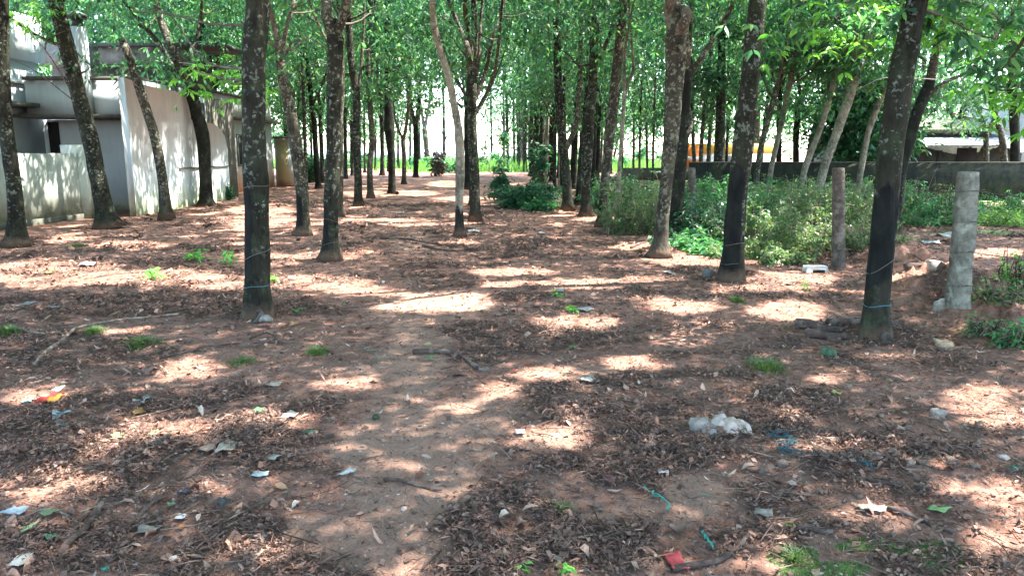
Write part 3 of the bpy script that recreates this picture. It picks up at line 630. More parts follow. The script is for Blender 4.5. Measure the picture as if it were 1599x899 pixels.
def tree(label, base, pts, bark='bark_mid', D=None, limbs=(), ztop=None, zc=None, crown=True, cr=2.4, zlow=None, n_tips=None, per=None, lsize=None, leafm='leaf', panel=None,
         group='rubber trees of the plantation', cat='tree', wires=(), flare=.55, ccenter=None, zhigh=10.5, name='rubber_tree', nclump=None, cfilter=True):
    """base (px,py); pts [(px,py,w),...] going up, widths in photo px; limbs: lists of points that leave the trunk"""
    bpx, bpy_, bw = base
    if D is None: g0 = ground_at(bpx, bpy_); D = g0[1]
    else: x = xat(bpx, D); g0 = np.array([x, D, ghf(x, D)])
    sc = D / FPX / cos(PITCH) * .985
    P = [g0 - np.array([0, 0, .06])]; Rr = [bw / 2 * sc]
    for (px, py, w_) in pts: P.append(at(px, py, D)); Rr.append(w_ / 2 * sc)
    # continue above the frame
    if ztop is None: ztop = max(5.2, P[-1][2] + .8)
    dirv = P[-1] - P[-2]; dirv = dirv / np.linalg.norm(dirv); dirv = dirv * .6 + np.array([0, 0, .6]); dirv /= np.linalg.norm(dirv)
    if limbs: P.append(P[-1] + dirv * Rr[-1] * 2.2); Rr.append(Rr[-1] * .45)
    if not limbs:
        while P[-1][2] < ztop: P.append(P[-1] + dirv * .8); Rr.append(Rr[-1] * .9)
    near = D < 14
    nseg = int(np.clip(sum(np.linalg.norm(P[i + 1] - P[i]) for i in range(len(P) - 1)) / (.045 if D < 9 else .08 if near else .22), 6, 130))
    pts3, rr = smooth_path(P, Rr, nseg)
    wob = .012 if near else .02
    pts3[1:, 0] += (fbm(pts3[1:, 2] * 1.1 + bpx, pts3[1:, 2] * 0 + 3, 3) - .5) * wob * 2; 
    root = empty(name, g0, label, cat, group)
    tb = MB(); tube(tb, pts3, rr, 26 if D < 9 else 16 if near else 9, rough=.15, flare=flare * 1.25, seed=bpx * .37, panel=panel)
    nodes = [(*p, r) for p, r in zip(pts3[::3], rr[::3]) if p[2] > 2.2]
    tops = []
    lb = MB(); 
    if limbs:
        for lm in limbs:
            i0 = int(np.argmin([abs(p[2] - at(lm[0][0], lm[0][1], D)[2]) for p in pts3]))
            i0 = min(i0, len(pts3) - 2)
            LP = [pts3[i0]]; LR = [lm[0][2] / 2 * sc]
            for (px, py, w_) in lm[1:]: q = at(px, py, D); q[1] += rng.normal(0, .12) * len(LP); LP.append(q); LR.append(w_ / 2 * sc)
            dv = LP[-1] - LP[-2]; dv /= np.linalg.norm(dv); dv = dv * .6 + np.array([0, 0, .5]); dv /= np.linalg.norm(dv)
            zt = max(6.5, LP[-1][2] + 1.0)
            while LP[-1][2] < zt: LP.append(LP[-1] + dv * .9 + rng.normal(0, .08, 3)); LR.append(LR[-1] * .82)
            lp, lr = smooth_path(LP, LR, max(8, int(len(LP) * 5)))
            tube(lb, lp, lr, 14 if near else 8, rough=.08, seed=bpx); nodes += [(*p, r) for p, r in zip(lp[::3], lr[::3]) if p[2] > 2.2]; tops.append(lp[-1])
        tops = np.array(tops)
    else:
        for k in range(3 if crown else 0):
            a = pts3[-1]; az = rng.uniform(0, 2 * pi); e = a + np.array([cos(az) * 1.1, sin(az) * 1.1, 2.6 + rng.random()])
            m_ = a + (e - a) * .5 + np.array([cos(az), sin(az), 0]) * .25
            lp, lr = smooth_path([a, m_, e], [rr[-1] * .75, rr[-1] * .55, rr[-1] * .3], 10); tube(lb, lp, lr, 7, rough=.06, seed=k + bpx)
            nodes += [(*p, r) for p, r in zip(lp[::2], lr[::2])]
        tops = pts3[-1:]
        if D > 17 and crown:
            for k in range(rng.integers(1, 4)):
                i0 = int(np.argmin(np.abs(pts3[:, 2] - rng.uniform(2.0, 3.4)))); a = pts3[i0]; az = rng.uniform(0, 2 * pi); L_ = rng.uniform(2.5, 4.5); o_ = np.array([cos(az), sin(az) * .6, 0]) * rng.uniform(.5, 1.3)
                lp, lr = smooth_path([a, a + o_ * .45 + np.array([0, 0, L_ * .3]), a + o_ * .8 + np.array([0, 0, L_ * .65]), a + o_ + np.array([0, 0, L_])], np.array([.5, .42, .33, .2]) * rr[i0], 14); tube(lb, lp, lr, 6, rough=.06, seed=k + bpx)
                nodes += [(*p, r) for p, r in zip(lp[::2], lr[::2])]
    o = tb.build('trunk', M[bark], root, loc=g0, smooth=True, attr='panel')
    for (z, m_, tilt, rad_) in wires:
        i = int(np.argmin(np.abs(pts3[:, 2] - g0[2] - z))); wb = MB(); th = np.linspace(0, 2 * pi, 25)
        rw = rr[i] * 1.06 + .004
        P_ = np.stack([pts3[i, 0] + rw * np.cos(th), pts3[i, 1] + rw * np.sin(th), pts3[i, 2] + tilt * np.cos(th) + .006 * np.sin(3 * th)], 1)
        tube(wb, P_, np.full(25, rad_), 6, cap=False); part(wb, 'tie_wire', m_, root)
    if not crown:
        if len(lb.V): lb.build('branches', M[bark], root, loc=g0, smooth=True)
        TREES.append((root, D)); return root, pts3, rr
    zlow = zlow if zlow is not None else (4.6 if D < 9 else 3.7 if D < 13 else 2.8 if D < 20 else 2.25)
    n_tips = n_tips or (46 if D < 12 else 32 if D < 25 else 24)
    per = per or (60 if D < 12 else 48 if D < 25 else 26)
    lsize = lsize or (.13 if D < 12 else .15 if D < 20 else .20 if D < 32 else .27)
    cc = ccenter if ccenter is not None else tops.mean(0)[:2]
    tips = []
    while len(tips) < n_tips:
        q = rng.normal(0, 1, 3); q /= np.linalg.norm(q); q *= rng.random() ** .3
        zz = (zlow + zhigh) / 2 + q[2] * (zhigh - zlow) / 2
        rad_ = cr * (1.0 if zz > 5 else .8)
        tips.append((cc[0] + q[0] * rad_, cc[1] + q[1] * rad_, zz))
    tips = np.array(tips)
    if nodes: grow_crown(nodes, tips, lb, sides=5 if D < 20 else 4)
    lb.build('branches', M['branch' if bark in ('bark_light', 'bark_mid') else 'bark_mid'], root, loc=g0, smooth=True)
    C = np.repeat(tips, per, 0); sg = np.array([.44, .44, .24])
    C = C + rng.normal(0, 1, C.shape) * sg
    if cfilter: C = filter_gaps(C, .45 if D > 38 else 0.)
    C = C[C[:, 2] > zlow - .9]
    CROWNS.append([root, C, lsize, leafm, zlow])
    TREES.append((root, D)); return root, pts3, rr

# named, near trees (photo measurements)
tree('dark leaning trunk at the far left edge before the low wall', (27, 378, 27), [(22, 300, 22), (10, 200, 21), (4, 100, 19), (3, 0, 17)], 'bark_dark', wires=((.95, 'pale_wire', .02, .0021),))
T2 = tree('speckled trunk leaning left in front of the chimney', (170, 352, 29), [(157, 300, 25), (140, 220, 24), (118, 130, 23), (98, 50, 22), (85, -5, 20)], 'bark_dark')
tree('slim leaning trunk with pale snapped top against the long white wall', (261, 338, 19), [(255, 290, 15), (243, 220, 14), (222, 150, 14), (203, 95, 12), (190, 62, 11)], 'bark_mid', ztop=3.6, crown=False)
tree('forked black trunk before the end of the white side wall', (323, 322, 19), [(319, 260, 19), (316, 210, 20), (303, 160, 19), (296, 140, 18)], 'bark_black',
     limbs=[[(296, 140, 17), (285, 100, 14), (262, 50, 12), (245, 5, 10)], [(296, 140, 13), (270, 105, 9), (235, 60, 8), (205, 10, 6)], [(300, 150, 10), (296, 90, 8), (303, 50, 6), (316, 10, 5)]])
tree('thick trunk wrapped in dark ivy beside the outbuilding', (334, 300, 22), [(326, 250, 24), (322, 190, 22), (321, 110, 20), (319, 0, 17)], 'bark_black', zlow=2.6)
T5 = tree('large straight trunk with white lichen at the near left, coconut shell at its foot', (402, 490, 41), [(401, 440, 38), (402, 380, 38), (401, 300, 37), (396, 200, 34), (397, 100, 34), (405, 0, 34)], 'bark_dark',
     panel=(.40, 1.12, -1.75, -.12, .0), wires=((.28, 'blue_cord', .01, .0025), (1.12, 'pale_wire', .01, .0021), (.52, 'pale_wire', .05, .0021)), flare=.35)
tree('slim lichen covered trunk behind, between the two near left trees', (474, 362, 21), [(471, 300, 19), (462, 230, 18), (452, 170, 17), (440, 110, 15), (436, 70, 13)], 'bark_mid', panel=(.05, .7, -1.6, .1, 0),
     limbs=[[(436, 70, 10), (425, 30, 8), (420, -10, 6)], [(440, 95, 8), (452, 40, 6), (458, -10, 5)]])
tree('Y forked dark trunk left of the sunlit clearing path', (514, 400, 24), [(516, 340, 24), (520, 260, 22), (521, 180, 22), (523, 110, 22), (524, 60, 25)], 'bark_dark', panel=(.1, .75, -1.7, .0, 0), wires=((.2, 'pale_wire', .03, .0021), (.55, 'pale_wire', -.03, .0021)),
     limbs=[[(524, 62, 19), (512, 30, 17), (503, -10, 15)], [(524, 62, 15), (538, 25, 12), (547, -12, 11)], [(524, 62, 5), (529, 30, 4), (515, 5, 3)]])
tree('mossy trunk half hidden behind the Y forked trunk', (529, 335, 13), [(530, 280, 12), (531, 200, 11), (533, 90, 10), (530, 0, 9)], 'bark_mid')
tree('dark trunk curving right of the Y forked trunk', (560, 320, 12), [(559, 270, 12), (557, 210, 13), (556, 150, 12), (548, 90, 11), (545, 0, 9)], 'bark_dark')
tree('pale stained trunk left of the blackest middle trunk', (579, 307, 10), [(577, 260, 9), (581, 215, 9), (575, 120, 8), (578, 0, 7)], 'bark_mid')
tree('straight jet black trunk in the middle distance', (612, 304, 11), [(611, 250, 11), (608, 200, 16), (606, 120, 10), (604, 0, 9)], 'bark_black', limbs=[[(608, 190, 10), (606, 110, 8), (604, 0, 7)], [(607, 185, 7), (592, 140, 5), (588, 60, 4)]])
tree('short forked slender trunk before the far grass', (631, 288, 7), [(631, 240, 7), (630, 220, 8)], 'bark_mid', limbs=[[(630, 222, 5), (637, 185, 5), (640, 100, 4)], [(630, 222, 4), (618, 190, 3), (612, 120, 3)]])
tree('dark trunk forking high before the far grass strip', (649, 277, 8), [(650, 240, 8), (649, 200, 9)], 'bark_black', limbs=[[(649, 200, 6), (640, 160, 5), (628, 80, 4)], [(649, 200, 6), (655, 150, 5), (658, 60, 4)]])
tree('paler multi stemmed trunk at the edge of the grass strip', (665, 263, 8), [(666, 230, 8), (663, 205, 9)], 'bark_mid', limbs=[[(663, 205, 5), (655, 150, 4), (650, 80, 3)], [(663, 205, 5), (672, 150, 4), (680, 70, 3)]])
T11 = tree('pale crooked slender trunk at the centre bending left above', (717, 364, 14), [(717, 310, 13), (718, 250, 14), (715, 200, 13), (706, 150, 11), (697, 110, 11), (686, 75, 11), (678, 40, 10), (675, 0, 9)], 'bark_light', panel=(-.1, .5, -2.2, 2.2, 0), wires=((.42, 'pale_wire', .0, .0021),))
tree('lichen speckled trunk with many upright stems at the centre', (742, 341, 16), [(742, 280, 15), (738, 220, 15), (737, 170, 15), (736, 130, 16)], 'bark_dark',
     limbs=[[(736, 130, 9), (730, 75, 9), (718, 45, 7), (700, 0, 6)], [(737, 135, 9), (735, 80, 8), (728, 30, 8), (727, -5, 7)], [(738, 150, 8), (748, 90, 6), (750, 30, 5)], [(739, 160, 8), (758, 110, 6), (770, 60, 5), (787, 0, 4)], [(740, 185, 6), (762, 140, 6), (775, 100, 5), (784, 20, 4)], [(736, 130, 6), (744, 70, 5), (742, 0, 4)]])
tree('dark trunk directly behind the crooked pale trunk', (731, 296, 12), [(731, 250, 12), (730, 200, 11), (732, 120, 9), (730, 0, 8)], 'bark_black')
tree('thin dark trunk just left of the centre speckled trunk', (735, 321, 6), [(736, 260, 6), (736, 200, 6), (740, 100, 5), (738, 0, 5)], 'bark_dark')
# right cluster
tree('first trunk of the right cluster, beside the dark weeds', (886, 325, 15), [(886, 290, 14), (882, 250, 15), (876, 200, 13), (872, 140, 12), (870, 0, 11)], 'bark_dark', limbs=[[(883, 240, 9), (898, 195, 8), (905, 130, 7), (908, 40, 6)], [(882, 240, 11), (876, 190, 10), (872, 120, 9), (870, 10, 8)]])
tree('slender trunk between the two thick trunks of the right cluster', (901, 319, 10), [(905, 280, 9), (909, 230, 10), (914, 190, 9), (920, 100, 8), (922, 0, 7)], 'bark_dark')
tree('mottled thick trunk with light foot in the right cluster', (914, 335, 17), [(915, 300, 14), (918, 250, 14), (921, 190, 15), (926, 130, 14), (930, 0, 12)], 'bark_dark')
tree('lichen streaked trunk at the right end of the cluster, beside the bamboo pole', (941, 350, 16), [(942, 300, 14), (948, 250, 15), (954, 190, 17), (960, 130, 16), (968, 60, 14), (973, 0, 13)], 'bark_mid', panel=(.05, .5, -1.8, -.2, 0))
tree('thin pale green forked sapling pole at the right cluster', (963, 360, 7), [(965, 300, 7), (969, 240, 6), (974, 180, 6), (976, 140, 6)], 'bark_light', limbs=[[(976, 140, 5), (984, 125, 5), (989, 112, 5), (988, 60, 3)], [(976, 140, 4), (976, 80, 4), (985, 20, 3)]], flare=.1, cr=1.0, n_tips=10)
# right foreground
tree('tall pale lichen coated trunk with split bark at right of centre', (1031, 394, 22), [(1034, 350, 20), (1041, 290, 20), (1046, 230, 23), (1050, 160, 26), (1055, 100, 30), (1056, 60, 33)], 'bark_mid',
     limbs=[[(1056, 64, 21), (1050, 30, 19), (1046, -10, 18)], [(1056, 64, 17), (1066, 30, 16), (1071, -10, 15)]], flare=.7)
tree('big shadowed trunk standing right behind the tall pale trunk', (1056, 368, 24), [(1058, 320, 20), (1062, 260, 20), (1066, 200, 19), (1070, 140, 18), (1074, 110, 18)], 'bark_black',
     limbs=[[(1072, 125, 11), (1092, 95, 9), (1118, 55, 7), (1135, 20, 6)], [(1072, 120, 13), (1068, 60, 12), (1060, 0, 10)], [(1066, 230, 8), (1076, 200, 8), (1086, 150, 7), (1098, 90, 6)]])
tree('straight dark trunk with black tapped bark, right of centre', (1142, 432, 35), [(1147, 370, 31), (1153, 300, 31), (1161, 220, 31), (1169, 140, 29), (1177, 70, 27), (1184, 0, 26)], 'bark_dark',
     panel=(.08, 1.30, -1.9, .35, .0), wires=((.18, 'pale_wire', .01, .0021), (.38, 'pale_wire', .02, .0025)), flare=.3)
T17 = tree('biggest near trunk at the right, black panel and blue cord near its foot', (1370, 524, 42), [(1371, 470, 36), (1376, 400, 36), (1384, 320, 38), (1392, 240, 38), (1403, 160, 37), (1412, 100, 34), (1424, 40, 30), (1434, -5, 28)], 'bark_dark',
     panel=(.42, 1.22, -1.9, .75, -.12), wires=((.27, 'blue_cord', .01, .0034), (.60, 'pale_wire', .07, .0021)), flare=.35)
tree('dark trunk hidden behind the biggest near trunk, leaning right', (1396, 330, 18), [(1405, 270, 18), (1420, 215, 18), (1435, 170, 16), (1452, 130, 16)], 'bark_black', D=13.5,
     limbs=[[(1452, 130, 14), (1462, 70, 10), (1482, 20, 8)], [(1440, 160, 8), (1470, 130, 6), (1520, 110, 4)]])
# pale leaning trunks before the dark wall
tree('leftmost of the pale leaning trunks before the dark wall', (1196, 322, 8), [(1207, 250, 8), (1222, 185, 8), (1238, 110, 8), (1246, 60, 7)], 'bark_light', D=21.5)
tree('greyish leaning trunk crossing behind the straight tapped trunk', (1176, 300, 9), [(1190, 220, 9), (1207, 160, 9), (1222, 110, 8), (1236, 60, 7)], 'bark_mid', D=21)
tree('thin pale trunk leaning right, left neighbour of the sunlit one', (1240, 318, 10), [(1262, 250, 10), (1284, 190, 9), (1305, 120, 9), (1325, 60, 7)], 'bark_light', D=20.5)
tree('sunlit pale leaning trunk with a knot before the dark wall', (1270, 320, 12), [(1291, 250, 13), (1310, 200, 14), (1330, 140, 14), (1345, 90, 12), (1362, 40, 10)], 'bark_light', D=19.5)
tree('pale leaning trunk beside the biggest near trunk', (1336, 318, 9), [(1346, 260, 9), (1358, 200, 9), (1378, 150, 10), (1392, 110, 9)], 'bark_light', D=20.5)
tree('black upright trunk behind the dark wall', (1244, 300, 9), [(1243, 250, 9), (1245, 180, 9), (1250, 155, 9)], 'bark_black', D=27, limbs=[[(1248, 160, 6), (1245, 110, 5), (1240, 50, 4)], [(1248, 160, 7), (1275, 110, 6), (1290, 60, 5)]])
tree('slim black trunk behind the wall left of the forked one', (1215, 300, 8), [(1216, 250, 8), (1217, 180, 7), (1222, 60, 6)], 'bark_black', D=27)
tree('reddish grey forked trunk behind the low tiled house', (1466, 250, 10), [(1466, 220, 10), (1503, 205, 8)], 'bark_dark', D=38, crown=False, limbs=[[(1503, 205, 7), (1486, 160, 6), (1477, 130, 5)], [(1503, 205, 7), (1508, 160, 6), (1511, 130, 5)]]) if False else None
tree('small V forked trunk behind the low house roof', (1500, 245, 8), [(1500, 215, 8), (1501, 202, 8)], 'bark_dark', D=37, limbs=[[(1501, 202, 7), (1487, 175, 6), (1474, 135, 5)], [(1501, 202, 7), (1509, 170, 6), (1511, 130, 5)]], cr=2.6)
tree('brown forked tree behind the wall, right of the low house', (1541, 262, 8), [(1540, 230, 8), (1540, 205, 8)], 'bark_mid', D=27, limbs=[[(1540, 205, 6), (1532, 180, 5), (1522, 150, 4)], [(1540, 205, 5), (1546, 180, 5), (1546, 140, 4)]])
tree('crooked brown tree with stub branches at the far right', (1572, 262, 10), [(1566, 225, 10), (1558, 190, 9), (1550, 160, 9)], 'bark_mid', D=26, limbs=[[(1550, 160, 7), (1546, 140, 5), (1541, 120, 4)], [(1550, 160, 6), (1556, 135, 5), (1560, 100, 4)]])
tree('thick black trunk at the far right edge behind the wall', (1585, 268, 14), [(1585, 220, 13), (1582, 150, 14), (1583, 70, 14), (1588, 0, 13)], 'bark_black', D=25)
# rows further back
ROW = 'far trunks of the plantation rows'
def far(label, lst, bark, group=ROW, **kw):
    for b in lst:
        px, py, w_ = b[:3]; top = b[3] if len(b) > 3 else px + (px - 800) * .02
        tree(label, (px, py, w_), [(px + (top - px) * .3, py - (py - 0) * .35, w_ * .9), (top, 60, w_ * .75)], bark, group=group, **kw)
far('slim pale trunk seen just left of the Y forked trunk', [(478, 296, 6, 470)], 'bark_mid', group=None)
far('dark trunk leaning left, in the gap left of the Y forked trunk', [(497, 294, 9, 474)], 'bark_black', group=None)
far('upright trunk touching the left side of the Y forked trunk', [(504, 286, 7, 490)], 'bark_dark', group=None)
far('slim distant trunk in the left rows of the plantation', [(540, 279, 6, 536), (550, 274, 5, 548), (597, 274, 7, 596), (586, 266, 4, 590), (570, 270, 4, 566), (487, 283, 4, 480), (462, 284, 5, 455), (520, 272, 4, 515), (606, 268, 4, 612), (530, 268, 4, 524)], 'bark_dark')
far('thin distant trunk left of the right cluster', [(793, 266, 5, 788), (811, 266, 8, 808), (820, 268, 7, 818), (829, 275, 7, 834), (836, 283, 9, 842), (845, 285, 8, 850), (866, 296, 6, 868), (826, 262, 4, 828), (803, 262, 4, 800), (858, 276, 5, 862), (851, 268, 5, 856)], 'bark_dark', group='thin trunks left of the right cluster', n_tips=22)
far('very distant trunk at the edge of the field', [(655, 262, 5, 652), (694, 261, 5, 690), (768, 261, 4, 764), (787, 263, 4, 786), (640, 263, 4, 644), (622, 263, 4, 618), (512, 264, 5, 508), (548, 263, 4, 552), (468, 272, 5, 462), (814, 262, 5, 818)], 'bark_dark', group='very distant trunks at the edge of the field', n_tips=7)
far('straight dark trunk in the tight row right of centre', [(862, 284, 8, 866), (878, 300, 8, 884), (896, 296, 8, 908), (925, 300, 8, 938), (906, 286, 7, 915), (840, 272, 6, 846), (872, 278, 5, 878)], 'bark_black', group='straight dark trunks in the tight row', n_tips=18)
far('slim trunk behind the right cluster and the bamboo pole', [(970, 280, 5, 980), (938, 270, 4, 950), (921, 268, 5, 930), (898, 268, 4, 905), (880, 270, 5, 884), (1038, 280, 4, 1044), (1064, 280, 5, 1080), (1160, 285, 5, 1180), (1146, 283, 4, 1156)], 'bark_dark', group='slim trunks behind the right cluster', n_tips=18)
far('pale thin trunk leaning right among the dark distant trunks', [(852, 289, 6, 862)], 'bark_light', group=None, n_tips=18)
far('pale thin upright trunk left of the first cluster trunk', [(874, 296, 5, 878)], 'bark_light', group=None, n_tips=18)
far('distant trunk glimpsed through the right cluster', [(893, 280, 6, 905), (932, 290, 7, 942), (927, 275, 5, 945), (907, 272, 5, 915), (946, 280, 6, 962), (953, 272, 5, 965)], 'bark_black', group='trunks glimpsed through the right cluster', n_tips=22)
far('slender sunny sapling before the roadside wall', [(989, 275, 4, 992), (998, 279, 4, 1005), (1011, 276, 4, 1003), (1019, 283, 4, 1026)], 'bark_mid', group='saplings before the roadside wall', n_tips=12, cr=1.4)
far('leaning grey trunk in front of the orange building', [(1092, 292, 7, 1112), (1104, 288, 7, 1125), (1122, 290, 8, 1140), (1128, 284, 5, 1120), (1086, 284, 6, 1066)], 'bark_mid', group='leaning trunks before the orange building', n_tips=26)
far('leaning trunk half hidden by the straight tapped trunk', [(1186, 285, 6, 1215), (1133, 280, 5, 1150)], 'bark_dark', group='trunks half hidden by the straight tapped trunk')
# trees added at the sides and behind the camera, to cast shade and block sky
for (x, y) in [(5.6, 3.4), (6.4, 7.6), (8.9, 5.2), (9.6, 9.2), (2.7, .6), (5.2, .2), (-1.2, 1.0), (-5.2, 5.4), (-4.6, 1.6), (12.5, 7.0), (12.8, 12), (9.4, 13.4), (8.2, 1.6), (11.5, 2.6), (.4, -2.6), (-5.4, 9.3), (-8.2, 7.2), (13.5, 16.5), (13.8, 19.5), (-3.8, -3.6), (4.4, -3.4), (8.6, -2.4), (-7.6, -1.8), (-7.9, 2.9), (-.8, -6.6), (3.4, -7.4), (7.6, -6.2), (-5.4, -7.2), (-9.8, -5.2)]:
    if abs(x) < .70 * y - .2 and y > 3 and x not in (9.4,): continue
    g0 = np.array([x, y, ghf(x, y)]); px0, py0 = project(np.array([x]), np.array([max(y, .5)]), np.array([0.]))
    root = empty('rubber_tree', g0, 'plantation tree outside the view, its crown shading the clearing', 'tree', 'shade trees around the clearing')
    tb = MB(); P = [g0 - np.array([0, 0, .05]), g0 + np.array([rng.normal(0, .1), rng.normal(0, .1), 1.6]), g0 + np.array([rng.normal(0, .2), rng.normal(0, .2), 3.4]), g0 + np.array([rng.normal(0, .3), rng.normal(0, .3), 5.2])]
    p3, rr = smooth_path(P, [.12, .105, .1, .085], 40); tube(tb, p3, rr, 14, rough=.1, flare=.5, seed=x); tb.build('trunk', M['bark_dark'], root, loc=g0, smooth=True, attr='panel')
    zl = 4.8 if (x < 5 and y < 5) else 4.0
    tips = []
    while len(tips) < 46:
        q = rng.normal(0, 1, 3); q /= np.linalg.norm(q); q *= rng.random() ** .4
        tips.append((p3[-1, 0] + q[0] * 2.5, p3[-1, 1] + q[1] * 2.5, (zl + 10.5) / 2 + q[2] * (10.5 - zl) / 2))
    tips = np.array(tips); lb = MB(); nodes = [(*p, r) for p, r in zip(p3[::3], rr[::3]) if p[2] > 2.6]; grow_crown(nodes, tips, lb); lb.build('branches', M['branch'], root, loc=g0, smooth=True)
    C = np.repeat(tips, 60, 0) + rng.normal(0, 1, (46 * 60, 3)) * np.array([.48, .48, .26]); C = filter_gaps(C); C = C[C[:, 2] > zl - .8]
    CROWNS.append([root, C, .14, 'leaf', zl])
finish_crowns()
# dense trees that close the view behind the houses and the wall
def bushy(label, px, D, r, zl, zh, leafm, n=40, per=60, ls=.3, group=None, xw=None, name='broadleaf_tree', bark='bark_dark'):
    x = xat(px, D) if xw is None else xw; g0 = np.array([x, D, 0.]); root = empty(name, g0, label, 'tree', group)
    tb = MB(); p3, rr = smooth_path([g0, g0 + np.array([rng.normal(0, .2), 0, zl * .6]), g0 + np.array([rng.normal(0, .4), 0, (zl + zh) / 2])], [.2, .16, .1], 14); tube(tb, p3, rr, 10, rough=.1, flare=.4, seed=px); tb.build('trunk', M[bark], root, loc=g0, smooth=True, attr='panel')
    tips = []
    while len(tips) < n:
        q = rng.normal(0, 1, 3); q /= np.linalg.norm(q); q *= rng.random() ** .35
        tips.append((p3[-1, 0] + q[0] * r, p3[-1, 1] + q[1] * r, (zl + zh) / 2 + q[2] * (zh - zl) / 2))
    tips = np.array(tips); lb = MB(); grow_crown([(*p, r_) for p, r_ in zip(p3[3:], rr[3:])], tips, lb, sides=4); lb.build('branches', M[bark], root, loc=g0, smooth=True)
    C = np.repeat(tips, per, 0) + rng.normal(0, 1, (n * per, 3)) * np.array([.6, .6, .42]) * (r / 3); cb = MB(); leaves(cb, C, ls, ls * .42, 3, (.0, 1.0)); cb.build('crown', M[leafm], root, loc=g0)
for (px, D, r, zl, zh, lm) in [(20, 31, 3.4, 3.2, 12, 'leaf'), (120, 30, 3.2, 3.0, 11, 'leaf'), (210, 34, 3.6, 3.0, 12, 'leaf'), (300, 37, 3.4, 2.8, 12, 'leaf_bright'), (390, 39, 3.4, 2.8, 12, 'leaf'), (60, 44, 4, 4, 14, 'leaf_dark'), (460, 44, 3.2, 2.6, 11, 'leaf'), (-60, 33, 3.6, 3, 12, 'leaf')]:
    bushy('full green tree crowding behind the houses', px, D, r, zl, zh, lm, group='trees crowding behind the houses', ls=.28, n=46, per=56)
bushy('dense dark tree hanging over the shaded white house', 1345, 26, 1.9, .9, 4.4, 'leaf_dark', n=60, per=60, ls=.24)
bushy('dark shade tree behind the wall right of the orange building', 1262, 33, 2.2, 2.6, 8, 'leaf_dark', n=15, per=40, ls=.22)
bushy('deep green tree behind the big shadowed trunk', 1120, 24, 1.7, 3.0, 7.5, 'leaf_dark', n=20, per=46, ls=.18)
for (px, D, r, zl, zh) in [(1180, 50, 3.5, 4, 11), (1500, 46, 3.4, 4.5, 12), (1430, 44, 3.4, 3.6, 11), (1640, 34, 3.2, 3, 11), (1580, 50, 3.6, 5, 12)]:
    bushy('leafy tree in the yards beyond the wall', px, D, r, zl, zh, 'leaf', group='leafy trees beyond the wall', ls=.28, n=22, per=46)
for (px, D, r, zl, zh) in [(560, 125, 7, 1.5, 13), (820, 130, 8, 2, 13), (960, 105, 6, 1, 10), (1060, 95, 6, 2, 11), (1180, 100, 7, 2, 12), (430, 110, 7, 1.5, 13), (1320, 90, 7, 2, 13), (1450, 100, 7, 2, 13), (-150, 80, 7, 2, 14), (1720, 80, 7, 2, 14), (250, 100, 8, 2, 14)]:
    bushy('hazy tree far beyond the sunny field', px, D, r, zl, zh, 'leaf', group='trees far beyond the field', ls=.75, n=30, per=30)
# ivy on the wrapped trunk, branch snags, low hanging sprays
def spray(root, P, m, ls=.12, n=30, sp=.22, stem=True, stem_m='branch', part_name='leafy_branch'):
    P = np.array(P, float); pts, rr = smooth_path(P, np.linspace(.014, .003, len(P)), 14)
    b = MB(); tube(b, pts, rr, 5, cap=False); bo = b.build(part_name, M[stem_m], root, loc=tuple(root.location), smooth=True)
    if n:
        n = int(n * 1.6); k = rng.integers(3, 14, n); C = pts[k] + rng.normal(0, sp, (n, 3)) * np.array([1, 1, .45])
        lb = MB(); leaves(lb, C, ls * .8, ls * .28, 5, (.0, .8), spread=.9, fold=True); lb.build('leaves', M[m], bo, loc=tuple(root.location))
r2 = T2[0]; gD = r2.location[1]
spray(r2, [at(116, 158, gD), at(80, 130, gD - .2), at(45, 105, gD - .4), at(12, 92, gD - .6)], 'leaf', n=0)
spray(r2, [at(116, 152, gD), at(92, 110, gD - .2), at(70, 78, gD - .4), at(45, 52, gD - .5), at(20, 55, gD - .5)], 'leaf', n=0)
spray(r2, [at(70, 78, gD - .4), at(74, 62, gD - .4), at(88, 54, gD - .4), at(110, 46, gD - .4)], 'leaf', n=0)
spray(r2, [at(45, 52, gD - .5), at(30, 40, gD - .6), at(15, 24, gD - .8), at(60, 28, gD - .9)], 'leaf_bright', n=26, ls=.14)
r5 = T5[0]; g5 = r5.location[1]
for pl in ([(393, 110), (320, 95), (260, 20), (200, 20)], [(393, 40), (330, 38), (260, 22), (205, 20)], [(392, 128), (350, 122), (310, 112), (285, 98)], [(408, 60), (450, 80), (480, 60), (512, 78)]):
    spray(r5, [at(a, b, g5 + .5 * i) for i, (a, b) in enumerate(pl)], 'leaf', n=0, part_name='dead_branch')
spray(r5, [at(392, 128, g5), at(370, 132, g5 + .6), at(352, 128, g5 + 1.2), at(338, 122, g5 + 1.6)], 'leaf_bright', n=22, ls=.13)
r17 = T17[0]; g17 = r17.location[1]
for pl, m_, n, ls in (([(1432, 20), (1400, 30), (1375, 22), (1350, 40)], 'leaf', 14, .17), ([(1425, 60), (1440, 30), (1425, 45), (1410, 60)], 'leaf_dark', 10, .19), ([(1430, 10), (1480, 30), (1530, 55), (1590, 70)], 'leaf_bright', 26, .13),
                      ([(1430, -10), (1500, 0), (1560, 30), (1600, 110)], 'leaf', 30, .15), ([(1600, 60), (1580, 90), (1560, 110), (1530, 90)], 'leaf', 20, .15), ([(1620, 110), (1600, 140), (1590, 170), (1575, 190)], 'leaf_bright', 24, .13),
                      ([(1400, -10), (1330, 10), (1280, 40), (1230, 50)], 'leaf', 34, .13), ([(1380, -20), (1300, 20), (1340, 60), (1290, 80)], 'leaf_bright', 26, .12)):
    spray(r17, [at(a, b, g17 + .25 * i) for i, (a, b) in enumerate(pl)], m_, n=n, ls=ls, sp=.2)
